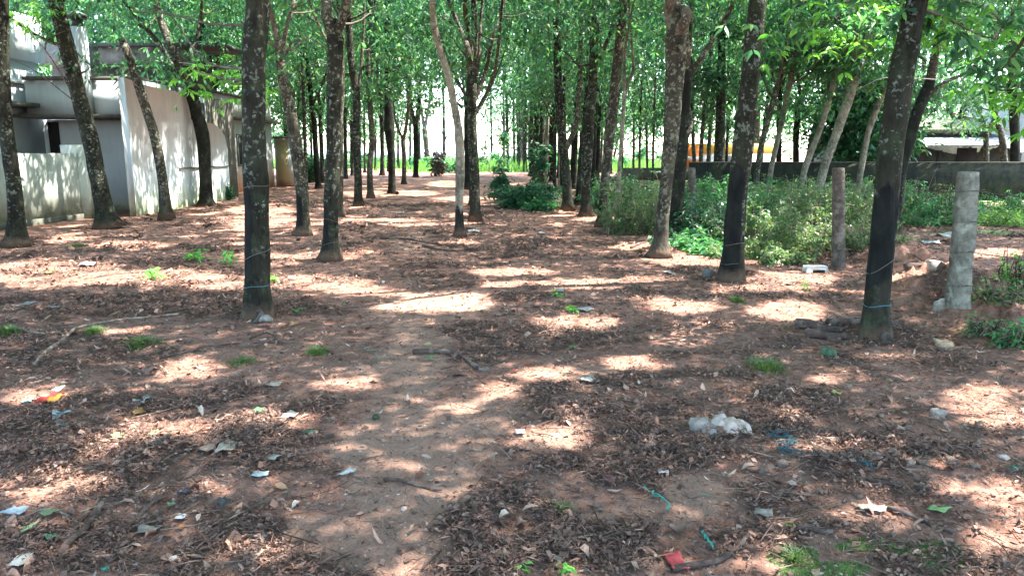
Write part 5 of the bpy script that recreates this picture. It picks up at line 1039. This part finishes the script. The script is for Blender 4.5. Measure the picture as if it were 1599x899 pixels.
for a in [('square grey beige card lying on the left mulch', 355, 702, 30, 20, (.42, .38, .31)), ('faded brownish card piece left of the grey card', 325, 704, 22, 12, (.30, .24, .19)), ('pale blue triangular paper at the left', 90, 655, 26, 13, (.45, .58, .60), TRI),
          ('beige paper scrap above the mulch', 428, 604, 24, 9, (.42, .38, .32)), ('long white paper strip by the sand track', 545, 741, 32, 14, (.66, .68, .66), [(-.5, -.5), (-.1, -.5), (.5, .5), (.1, .4)]),
          ('white and blue torn wrapper on the mulch', 406, 745, 28, 9, (.48, .60, .62)), ('blue white plastic piece at the left edge', 25, 803, 30, 12, (.40, .52, .60)), ('crumpled white scrap at the bottom left corner', 34, 878, 22, 20, (.62, .60, .55)),
          ('small white plastic bit right of centre', 1036, 740, 18, 8, (.62, .68, .72)), ('small white scrap beside the folded leaf', 240, 694, 20, 12, (.56, .53, .44)), ('white crumpled paper by the twig pile', 218, 630, 20, 8, (.50, .53, .50)),
          ('curled white paper piece before the twigs', 233, 622, 14, 8, (.5, .53, .5)), ('clear plastic film scrap on the left mulch', 452, 652, 28, 14, (.36, .34, .33)), ('whitish scrap below the mulch at left', 425, 718, 22, 14, (.48, .47, .42)), ('tiny white scrap at the sunny red soil', 190, 739, 9, 7, (.66, .64, .68)),
          ('small white crumpled wrapper at lower left', 283, 811, 16, 8, (.60, .64, .68)), ('small crumpled foil at the bottom', 271, 876, 11, 9, (.6, .6, .6)), ('beige leaf shaped card at lower left', 230, 832, 34, 14, (.44, .36, .29)), ('pale paper at the left in the shade', 40, 480, 24, 9, (.40, .38, .35)),
          ('small pale paper left of the grass tuft', 88, 482, 18, 5, (.40, .38, .35)), ('grey plastic sheet scrap near the far left wall', 137, 416, 26, 8, (.34, .30, .30)), ('small cyan scrap beside the red wrapper', 44, 629, 14, 6, (.25, .55, .58)), ('teal scrap under the blue triangle', 96, 667, 22, 5, (.30, .48, .46)),
          ('white wrapper on the sandy centre', 912, 486, 36, 7, (.66, .64, .60)), ('white lacy plastic piece at the middle', 916, 595, 28, 12, (.46, .48, .44)), ('small white cup lid piece far on the soil', 845, 365, 12, 5, (.6, .64, .64)), ('white paper by the crooked trunk', 740, 364, 22, 6, (.40, .44, .44)),
          ('white scrap far left of the crooked trunk', 626, 334, 12, 6, (.6, .6, .58)), ('tiny white scrap beside it in the far shade', 600, 331, 5, 3, (.6, .6, .58)), ('pale paper flat in the far left shade', 503, 334, 12, 3, (.55, .58, .58)),
          ('white crumpled tissue before the straight tapped trunk', 1045, 428, 15, 12, (.62, .52, .46)), ('white cloth heap in the yard behind the fence', 1482, 378, 44, 16, (.50, .53, .50)), ('flat white cloth beside the heap in the yard', 1450, 381, 36, 6, (.48, .5, .47)), ('thin white strip on the yard ground', 1534, 329, 14, 4, (.62, .62, .6)),
          ('grey paper piece in the stones at right', 1362, 716, 20, 14, (.45, .42, .36)), ('pale cardboard piece among the right litter', 1360, 797, 44, 12, (.40, .33, .28)), ('grey tan paper left of the broken stick', 1192, 805, 30, 12, (.34, .30, .25)), ('grey cardboard piece left of the sandy hollow', 755, 580, 20, 5, (.3, .25, .22)),
          ('small dark blue scrap on the left litter', 290, 769, 16, 11, (.08, .09, .14)), ('small white tag by the sand track', 403, 870, 8, 20, (.45, .38, .30)), ('white scrap on the mulch at centre right', 812, 678, 18, 10, (.5, .5, .52)), ('pale scrap near the far cluster', 875, 455, 12, 8, (.45, .46, .46))]:
    sh_ = a[6] if len(a) > 6 else None
    scrap(a[0], a[1], a[2], a[3], a[4], a[5], shape=sh_, rot=rng.uniform(-.25, .25))
# red, yellow and white wrapper
rw = scrap('crumpled red, yellow and white snack wrapper at the left', 77, 628, 22, 18, (.62, .03, .03), 'snack_wrapper', crumple=.5)
y_ = scrap('', 89, 628, 12, 12, (.75, .36, .03), 'wrapper_fold', crumple=.5, lift=.02); w_ = scrap('', 92, 617, 10, 8, (.7, .68, .66), 'wrapper_lining', crumple=.5, lift=.03)
for o_ in (y_, w_):
    for k_ in list(o_.keys()): del o_[k_]
    L0 = Vector(o_.location); o_.parent = rw; o_.location = L0 - Vector(rw.location)
rw['group'] = 'snack wrappers'; del rw['group']
scrap('bright red cloth scrap at the bottom edge', 1056, 882, 34, 34, (.55, .06, .07), 'cloth_scrap', shape=[(-.4, -.5), (.5, -.4), (.3, .5), (-.5, .45)], crumple=.2)
scrap('small brick red tile shard in the right litter', 1405, 800, 26, 12, (.28, .11, .09), 'tile_shard', crumple=.1)
scrap('reddish fallen leaf at the sand track', 656, 745, 20, 12, (.30, .10, .06), 'fallen_leaf', 'leaf', LEAFS)
GL = 'fresh green fallen leaves'
for lab, px, py, w_, h_, c in [('green leaf right of the near left trunk foot', 465, 487, 18, 14, (.08, .30, .07)), ('green curled leaf in the left mulch', 404, 645, 20, 12, (.12, .28, .14)), ('small dark green leaf at the mulch edge', 484, 679, 20, 10, (.03, .16, .08)), ('pale green triangular leaf at the lower left', 46, 828, 18, 22, (.25, .40, .22)),
                     ('fallen green leaf right of the triangular one', 81, 842, 30, 9, (.18, .36, .20)), ('long pale green leaf blade on the dry stalk', 78, 805, 30, 14, (.30, .38, .18)), ('light green folded leaf on the left mulch', 182, 686, 32, 12, (.34, .38, .18)), ('yellow green folded leaf beside the white scrap', 240, 680, 22, 11, (.38, .45, .18)),
                     ('bright green leaf at the right bottom', 1465, 800, 40, 11, (.22, .42, .14)), ('yellow leaf in the right litter', 1307, 617, 18, 9, (.55, .55, .16)), ('green leaf left of the moss', 1103, 776, 22, 4, (.22, .30, .20)), ('green leaf in the middle mulch', 672, 563, 22, 8, (.16, .28, .10)), ('green leaf among mulch right of it', 895, 545, 16, 6, (.12, .26, .08)),
                     ('small yellow leaf on the sunny left soil', 77, 428, 16, 4, (.42, .50, .10)), ('green leaf speck at lower left', 268, 791, 16, 7, (.26, .36, .18)), ('green leaf at the right edge', 1582, 735, 24, 10, (.05, .15, .08)), ('tiny emerald scrap at the bottom left', 165, 893, 12, 7, (.02, .38, .25))]:
    scrap(lab, px, py, w_, h_, c, 'fallen_leaf', 'leaf', LEAFS, rot=rng.uniform(-.5, .5), group=GL)
OL = 'orange and grey fallen leaves'
for lab, px, py, w_, h_, c in [('orange curled leaf on the left mulch', 218, 649, 20, 9, (.52, .28, .07)), ('small orange leaf at lower left', 284, 827, 12, 7, (.42, .18, .05)), ('tan orange leaf on the litter', 222, 779, 20, 6, (.38, .20, .08)), ('yellow tan leaf right of the near left trunk', 460, 509, 13, 9, (.42, .30, .13)), ('dark grey leaf left of the sand track', 350, 790, 24, 18, (.10, .085, .085)),
                     ('grey brown leaf at bottom centre', 786, 876, 30, 22, (.16, .12, .10)), ('round brown leaf lower centre', 815, 822, 26, 16, (.17, .10, .08)), ('grey purple leaf beside the white scrap', 257, 692, 24, 16, (.13, .10, .10)), ('brown leaf in the left litter', 95, 730, 30, 12, (.13, .08, .07)), ('orange leaf on the sand', 828, 428, 10, 4, (.5, .2, .08)),
                     ('round tan leaf on the middle mulch', 873, 566, 18, 12, (.33, .20, .15)), ('orange shard on the mulch', 824, 570, 12, 5, (.55, .16, .05)), ('red chip on the mulch', 805, 582, 12, 5, (.45, .06, .04)), ('pink brown leaf by the dry stalk', 235, 585, 30, 9, (.25, .15, .12)), ('dull red leaf right of the stick', 950, 755, 20, 20, (.22, .10, .09))]:
    scrap(lab, px, py, w_, h_, c, 'fallen_leaf', 'leaf', LEAFS, rot=rng.uniform(-.5, .5), group=OL, crumple=.4)
# white plastic heap
pb = empty('plastic_sheet', ground_at(1128, 672), 'crumpled white plastic bag glowing in the sun on the right mulch', 'plastic bag'); M['plastic'] = plain('white_plastic', (.34, .29, .26), .5, noise_amt=.5)
g0 = np.array(pb.location)
for (dx, dy, W, H, Z0, nm) in [(0, 0, .15, .11, .10, 'bag_body'), (.08, .03, .12, .10, .06, 'bag_fold'), (-.06, -.02, .10, .07, .05, 'bag_fold')]:
    N = 26; u, v = np.meshgrid(np.linspace(-1, 1, N), np.linspace(-1, 1, N)); rr_ = np.sqrt(u**2 + v**2); s0 = rng.uniform(0, 60)
    Z = Z0 * .8 * np.maximum(0, 1 - rr_**2 * .8) * (.5 + .9 * fbm(u * 1.5 + s0, v * 1.5 + s0, 2) + .5 * (fbm(u * 4 + s0, v * 4 + s0, 2) - .5)) - .03 * np.clip(rr_ - .9, 0, 1) + .008; V = np.stack([g0[0] + dx + u * W / 1.6 * (1 + .3 * (fbm(v * 2 + s0, u + 9, 3) - .5)), g0[1] + dy + v * H / 1.3, g0[2] + Z], -1).reshape(-1, 3)
    i = np.arange(N - 1)[:, None] * N; j = np.arange(N - 1)[None]; b = MB(); b.add(V, [np.stack([i + j, i + j + 1, i + N + j + 1, i + N + j], -1).reshape(-1, 4)]); b.build(nm, M['plastic'], pb, loc=g0)
# twine tangles
M['rope'] = plain('teal_rope', (.025, .12, .15), .7, noise_amt=.5)
def twine(label, P, m, r=.003, loops=1, amp=.03, cat='twine'):
    Q = np.array([ground_at(a, b) for a, b in P]); b = MB()
    for k in range(loops):
        pts, _ = smooth_path(Q, np.ones(len(Q)), 60); ph = rng.uniform(0, 6, 6); t = np.linspace(0, 1, 60)
        pts[:, 0] += amp * np.sin(t * 23 + ph[0]) * rng.uniform(.5, 1.2); pts[:, 1] += amp * np.sin(t * 19 + ph[1]) * rng.uniform(.5, 1.2); pts[:, 2] = gh(pts[:, 0], pts[:, 1]) + .012 + .012 * np.abs(np.sin(t * 17 + ph[2]))
        tube(b, pts, np.full(60, r), 5, cap=False)
    return tag(b.build('twine', M[m], loc=Q[0], smooth=True), label, cat)
twine('tangled blue twine heap on the right mulch', [(1205, 680), (1235, 690), (1220, 705), (1255, 712)], 'rope', .0017, 6, .035); twine('blue twine trailing right from the heap', [(1250, 710), (1280, 714), (1320, 716), (1332, 712)], 'rope', .0018, 4, .014); twine('short end of blue twine among the stones', [(1335, 722), (1350, 728), (1365, 730)], 'rope', .0018, 3, .012)
twine('green twine on the soil right of the bottom sand', [(1005, 765), (1020, 775), (1040, 788), (1045, 803)], 'green_cord', .0022, 2, .01); twine('short green twine end near the red cloth', [(1095, 835), (1105, 850), (1115, 860)], 'green_cord', .002, 2, .008); twine('greenish twine by the small sticks left of the track', [(560, 540), (585, 552), (595, 572)], 'green_cord', .0015, 1, .01)
# coconut shells
def shell(label, px, py, D_px, tilt, az, m='shell', name='coconut_shell'):
    g0 = ground_at(px, py); r = D_px * g0[1] / FPX / 2; u = np.linspace(0, 2 * pi, 24, endpoint=False); pr_ = [(t, 1.0) for t in np.linspace(-pi / 2, .12, 9)] + [(t, .88) for t in np.linspace(.12, -pi / 2, 8)]
    V = np.array([[cos(t) * k * r * cos(a), cos(t) * k * r * sin(a), sin(t) * k * r] for t, k in pr_ for a in u]); from mathutils import Matrix
    Rm = np.array(Matrix.Rotation(az, 3, 'Z') @ Matrix.Rotation(tilt, 3, 'X')); V = V @ Rm.T + g0 + np.array([0, 0, r * .85]); n_ = len(pr_); i = np.arange(n_ - 1)[:, None] * 24; j = np.arange(24)[None]; jn = (j + 1) % 24
    b = MB(); b.add(V, [np.stack([i + j, i + jn, i + 24 + jn, i + 24 + j], -1).reshape(-1, 4)]); return tag(b.build(name, M[m], loc=g0, smooth=True), label, 'coconut shell')
shell('brown half coconut shell leaning on the near left trunk', 401, 503, 24, R(55), R(-60)); shell('overturned grey shell just before the near left trunk', 416, 510, 22, R(165), 0, 'shell_grey'); shell('grey half shell standing at the foot of the near right trunk', 1386, 537, 22, R(50), R(35), 'shell')
shell('round grey shell left of the straight tapped trunk', 1105, 434, 18, R(60), R(160), 'shell_grey'); shell('brown half shell at the foot of the far left trunk', 40, 381, 16, R(80), R(60)); shell('small dark shell on the wooded floor by the Y forked trunk', 513, 398, 10, R(60), R(-30))
shell('dark shell lying right of the jet black trunk', 620, 304, 6, R(120), 0)
# white foam block with notch
fb = MB(); g0 = ground_at(1276, 426); k = g0[1] / FPX; W, H = 34 * k, 9 * k
pr_ = [(0, 0), (.28, 0), (.3, .5), (.84, .5), (.88, 0), (1, 0), (.98, 1), (.02, 1)]
V = [(g0[0] - W / 2 + a * W, g0[1], g0[2] + c * H * 1.1) for a, c in pr_] + [(g0[0] - W / 2 + a * W, g0[1] + .14, g0[2] + c * H * 1.1) for a, c in pr_]
fb.add(V, [np.array([[i, (i + 1) % 8, 8 + (i + 1) % 8, 8 + i]]) for i in range(8)] + [np.array([[0, 1, 2, 7]]), np.array([[2, 3, 6, 7]]), np.array([[3, 4, 5, 6]]), np.array([[8, 15, 10, 9]]), np.array([[10, 15, 14, 11]]), np.array([[11, 14, 13, 12]])])
fo = fb.build('foam_block', plain('white_foam', (.62, .66, .64), .7), loc=g0); tag(fo, 'white notched foam packing block before the wooden post', 'foam block')
# green fruit
def fruit(label, px, py, d_, ribs=0, name='green_fruit'):
    g0 = ground_at(px, py); r = d_ * np.linalg.norm(g0) / FPX / 2; u = np.linspace(0, 2 * pi, 30, endpoint=False); v = np.linspace(-pi / 2, pi / 2, 14); U_, V_ = np.meshgrid(u, v); rad = r * (1 - (.42 * (0.5 + .5 * np.cos(U_ * ribs)) ** 3 if ribs else 0))
    zz = np.sin(V_) * r * .8 * (1 - (.35 * np.exp(-((V_ - pi / 2) / .5) ** 2) if ribs else 0)); V = np.stack([np.cos(U_) * np.cos(V_) * rad, np.sin(U_) * np.cos(V_) * rad, zz + r * .5], -1).reshape(-1, 3) + g0; i = np.arange(13)[:, None] * 30; j = np.arange(30)[None]; jn = (j + 1) % 30
    b = MB(); b.add(V, [np.stack([i + j, i + jn, i + 30 + jn, i + 30 + j], -1).reshape(-1, 4)]); return tag(b.build(name, plain('green_skin', (.035, .10, .05) if ribs else (.03, .05, .02), .7, noise_amt=.5), loc=g0, smooth=True), label, 'fruit')
fruit('ribbed green rubber fruit left of the near right trunk', 1293, 556, 22, 5); fruit('small dark green fruit by the sand track', 587, 654, 13)
rock('small black lump at the left edge of the sand track', 406, 840, 22, 10, 'shell', 'charcoal_lump', 'lump')
# slab by the weeds
sb_ = MB(); D_ = 21.0; xa, xb = xat(836, D_), xat(866, D_); box(sb_, (xa, D_, 0), (xb, D_ + .5, .22)); g0 = (xa, D_, 0)
rt = empty('concrete_block', g0, 'small capped concrete block in the weeds left of the right cluster', 'block'); part(sb_, 'block_body', 'brown_concrete', rt)
cp = MB(); cp.add([(xa + .02, D_ - .03, .222), (xb + .05, D_ - .03, .222), (xb + .05, D_ + .5, .222), (xa + .02, D_ + .5, .222), (xa + .12, D_ + .08, .33), (xb - .07, D_ + .08, .33), (xb - .07, D_ + .4, .33), (xa + .12, D_ + .4, .33)], [np.array([(0, 3, 2, 1), (4, 5, 6, 7), (0, 1, 5, 4), (1, 2, 6, 5), (2, 3, 7, 6), (3, 0, 4, 7)])]); part(cp, 'cap', 'stone', rt)

# ------------------------------------------------------------------ posts and wires
def post(name, label, base, top, w_, m, cat='post', chip=.05):
    g0 = ground_at(*base); D_ = g0[1]; t = at(top[0], top[1], D_); k = D_ / FPX; N = 40; hw = w_ * k / 2; P = np.linspace(0, 1, N); b = MB(); V = []
    corner = [(-1, -1), (0, -1.02), (1, -1), (1.02, 0), (1, 1), (0, 1.02), (-1, 1), (-1.02, 0)]
    for i, p in enumerate(P):
        c = g0 * (1 - p) + t * p; c = c + np.array([0, .0, -.05 * (1 - p)])
        for q, (a, e) in enumerate(corner):
            n_ = 1 + chip * (fbm(np.array([i * .21 + q * 7.1]), np.array([q * 3.3 + base[0] + i * .05]), 3)[0] - .5) * 3 - (.04 if q % 2 == 0 else .01) + .05 * (rng.random() - .5)
            if i == N - 1: n_ *= .93
            V.append((c[0] + a * hw * n_ * (1.08 - .16 * p), c[1] + e * hw * n_, c[2] + (.012 * (fbm(np.array([q * 5.]), np.array([3.]), 2)[0] - .5) if i == N - 1 else 0)))
    i = np.arange(N - 1)[:, None] * 8; j = np.arange(8)[None]; jn = (j + 1) % 8
    b.add(V, [np.stack([i + j, i + jn, i + 8 + jn, i + 8 + j], -1).reshape(-1, 4), np.arange(8)[None] + (N - 1) * 8]); o = b.build(name, M[m], loc=g0); return tag(o, label, cat), g0, t
cpost, cg, ct = post('concrete_post', 'rough pale concrete fence post standing right of the near trunk', (1497, 470), (1512, 268), 25, 'post', chip=.13); dpost, dg, dt = post('wooden_post', 'dark weathered fence post among the bushes', (1310, 412), (1309, 262), 15, 'post_dark')
post('wooden_post', 'thin dark old post beside the thicket behind the shadowed trunk', (1080, 356), (1081, 262), 9, 'post_dark')
def barbed(label, A, B, sag, z_off):
    t = np.linspace(0, 1, 50)[:, None]; P = A * (1 - t) + B * t; P[:, 2] -= sag * (4 * t * (1 - t))[:, 0]; b = MB(); tube(b, P, np.full(50, .0028), 5, cap=False)
    for i in range(2, 49, 3):
        d_ = rng.normal(0, 1, 3); d_ /= np.linalg.norm(d_); tube(b, [P[i] - d_ * .018, P[i] + d_ * .018], [.0018, .0018], 4, cap=False)
    return tag(b.build('barbed_wire', M['wire'], loc=A, smooth=True), label, 'wire', 'barbed wires of the fence')
hp = ct[2] - cg[2]; far_r = np.array([cg[0] + 2.4, cg[1] - .9, 0.])
for k, (zf, lab) in enumerate([(.86, 'topmost rusty barbed wire strand on the concrete post'), (.63, 'second barbed wire strand from the top'), (.40, 'third barbed wire strand from the top'), (.14, 'lowest barbed wire strand on the concrete post')]):
    a = cg * (1 - zf) + ct * zf + np.array([0, -.10, 0]); e = dg * (1 - zf) + dt * zf + np.array([0, -.06, 0]); barbed(lab + ', left span', e, a, .05, 0)
    barbed(lab + ', right span', a, far_r + np.array([0, 0, .1 + zf * hp]), .03, 0)
    wb = MB(); th = np.linspace(0, 2 * pi, 25); c_ = cg * (1 - zf) + ct * zf; sq_ = lambda q: np.sign(q) * np.abs(q) ** .6
    P_ = np.stack([c_[0] + .105 * sq_(np.cos(th)), c_[1] + .105 * sq_(np.sin(th)), c_[2] + .012 * np.cos(th) + rng.normal(0, .002, 25)], 1); tube(wb, P_, np.full(25, .0018), 5, cap=False)
    o = wb.build('tie_wire', M['wire'], cpost, loc=tuple(cg), smooth=True)
# wires strung across the trees at the right and left
def wire(label, pts, r=.0024, m='pale_wire'):
    Q = [at(a, b, D_) for a, b, D_ in pts]; p_, _ = smooth_path(Q, np.ones(len(Q)), 40); b = MB(); tube(b, p_, np.full(40, r), 5, cap=False); tag(b.build('cable', M[m], loc=Q[0], smooth=True), label, 'cable')
wire('thin pale cable sagging across the far right trees', [(1400, 122, 9), (1500, 128, 9.5), (1545, 158, 10), (1640, 205, 10)]); wire('pale cable crossing behind the near right trunk', [(1340, 140, 9), (1380, 122, 9), (1480, 127, 9.2), (1660, 150, 9.5)])
wire('thin cable strung between the left trunks above the outbuilding', [(280, 98, 9), (340, 104, 8.5), (396, 96, 7.2)], .003)

# ------------------------------------------------------------------ small plants on the ground
M['tuft'] = leaf_mat('tuft_blade', [(.05, .12, .04), (.08, .16, .05), (.13, .18, .07), (.17, .16, .09)], .3)
def tuft(label, px, py, w_, h_, n=260, group=None):
    n = int(n * 1.3); h_ *= .8
    g0 = ground_at(px, py); k = g0[1] / FPX; W = w_ * k / 2; H = h_ * k; th = rng.uniform(0, 2 * pi, n); rr = np.minimum(np.abs(rng.normal(0, .42, n)), rng.uniform(.8, 1, n)) * W; x = g0[0] + rr * np.cos(th); y = g0[1] + rr * np.sin(th) * 1.4
    az = th + rng.normal(0, .8, n); L = H * rng.uniform(.3, 1.2, n) * np.exp(-(rr / W) ** 2 * .8); z = gh(x, y); wv = .0010 + .00045 * g0[1]; lean = rng.uniform(.3, 1.5, n); V = []
    for s_, t_, wq in ((0, 0, 1), (.5, .62, .8), (1.0, .85, .1)):
        cx = x + np.cos(az) * L * lean * s_ ** 1.6; cy_ = y + np.sin(az) * L * lean * s_ ** 1.6; cz = z + L * t_; V.append(np.stack([cx - np.sin(az) * wv * wq, cy_ + np.cos(az) * wv * wq, cz], 1)); V.append(np.stack([cx + np.sin(az) * wv * wq, cy_ - np.cos(az) * wv * wq, cz], 1))
    V = np.stack(V, 1).reshape(-1, 3); F = np.array([[0, 1, 3, 2], [2, 3, 5, 4]]); b = MB(); b.add(V, [(np.arange(n)[:, None, None] * 6 + F[None]).reshape(-1, 4)]); tag(b.build('grass_tuft', M['tuft'], loc=g0), label, 'grass tuft', group)
for a in [('grass tuft at the far left edge', 14, 520, 34, 18), ('small grass tuft by the dry vine', 147, 520, 36, 15), ('widest grass tuft on the left', 222, 538, 62, 18, 420), ('low grass tuft between trunk and sand track', 495, 552, 44, 16), ('thin wide grass tuft right of the middle mulch', 1198, 575, 80, 18, 420), ('dry grass tuft beyond the straight tapped trunk', 1150, 470, 30, 10),
          ('faint grass patch beyond the second left trunk', 120, 385, 40, 6), ('small grass tuft at the lower centre', 880, 800, 26, 24, 120), ('grass tuft on the moss at bottom right', 1240, 872, 50, 20, 200), ('short grass tuft left of the low grass one', 380, 565, 70, 8, 200)]:
    tuft(*a, group='grass tufts on the soil')
def seedling(label, px, py, w_, h_, n=7, ls=.1, m='seedling', group='seedlings on the soil'):
    g0 = ground_at(px, py); k = g0[1] / FPX; H = h_ * k; root = empty('seedling', g0, label, 'seedling', group); b = MB(); e = g0 + np.array([rng.normal(0, .02), 0, H * .8]); pts, rr = smooth_path([g0, (g0 + e) / 2 + rng.normal(0, .01, 3), e], [.004, .003, .002], 8); tube(b, pts, rr, 5); part(b, 'stem', m, root)
    C = pts[rng.integers(3, 8, n)] + rng.normal(0, 1, (n, 3)) * np.array([w_ * k * .16, w_ * k * .16, H * .12]); lb = MB(); leaves(lb, C, ls, ls * .42, 3, (-.3, .6), spread=2.1, fold=True); part(lb, 'leaves', m, root)
for a in [('leafy pale seedling left of the near left trunk', 309, 417, 32, 30, 12, .12), ('second pale seedling close to the near left trunk', 357, 417, 30, 28, 9, .11), ('drooping seedling farther left on the sunny soil', 238, 436, 30, 24, 8, .12), ('small seedling behind the middle mulch', 870, 463, 26, 14, 7, .06), ('flat seedling on the middle mulch', 896, 488, 28, 12, 7, .06),
          ('tiny bright seedling at the bottom centre', 825, 890, 26, 18, 4, .035), ('tiny seedling right of the bottom centre one', 888, 893, 26, 24, 4, .04), ('seedling before the foam block', 1262, 452, 16, 14, 5, .05), ('seedling right of the near left trunk', 425, 441, 12, 16, 5, .07), ('small seedling on the far shaded soil', 780, 355, 10, 5, 3, .05), ('tiny seedling in front of the tall pale trunk', 1150, 470, 20, 8, 5, .04)]:
    seedling(*a)
M['moss'] = leaf_mat('moss_green', [(.07, .17, .03), (.11, .24, .04), (.15, .27, .07), (.06, .13, .03)], .2)
# moss cushions as a fine green pile
n = 70000; mxy = np.stack([rng.uniform(.6, 2.8, n), rng.uniform(1.9, 3.1, n)], 1); m_ = (ell(MOSS, mxy[:, 0], mxy[:, 1], .2) > .35); x, y = mxy[m_].T; n = len(x); z = gh(x, y); az = rng.uniform(0, 2 * pi, n); hh = rng.uniform(.004, .016, n); ww = .0012
V = np.stack([np.stack([x - ww * np.cos(az), y - ww * np.sin(az), z - .002], 1), np.stack([x + ww * np.cos(az), y + ww * np.sin(az), z - .002], 1), np.stack([x + rng.normal(0, .004, n), y + rng.normal(0, .004, n), z + hh], 1)], 1)
b = MB(); b.add(V.reshape(-1, 3), [np.arange(n * 3).reshape(n, 3)]); tag(b.build('moss', M['moss']), 'bright green moss cushions on the bare soil at the lower right', 'moss', kind='stuff')

# look-alikes get their place in the row, counted from the left
ORD = ['leftmost', 'second', 'third', 'fourth', 'fifth', 'sixth', 'seventh', 'eighth', 'ninth', 'tenth', 'eleventh', 'twelfth', 'thirteenth', 'fourteenth', 'fifteenth', 'sixteenth']
same = {}
for o in scene.objects:
    if o.parent is None and o.get('label') and 'outside the view' not in o['label']:
        p = o.location; px_, _ = project(np.array([p.x]), np.array([p.y]), np.array([p.z])); same.setdefault(o['label'], []).append((float(px_[0]), o))
for lab, lst in same.items():
    if len(lst) < 2: continue
    lst.sort(key=lambda t: t[0])
    for i, (px_, o) in enumerate(lst[:16]): o['label'] = lab + (', leftmost one' if i == 0 else ', %s from the left' % ORD[i])
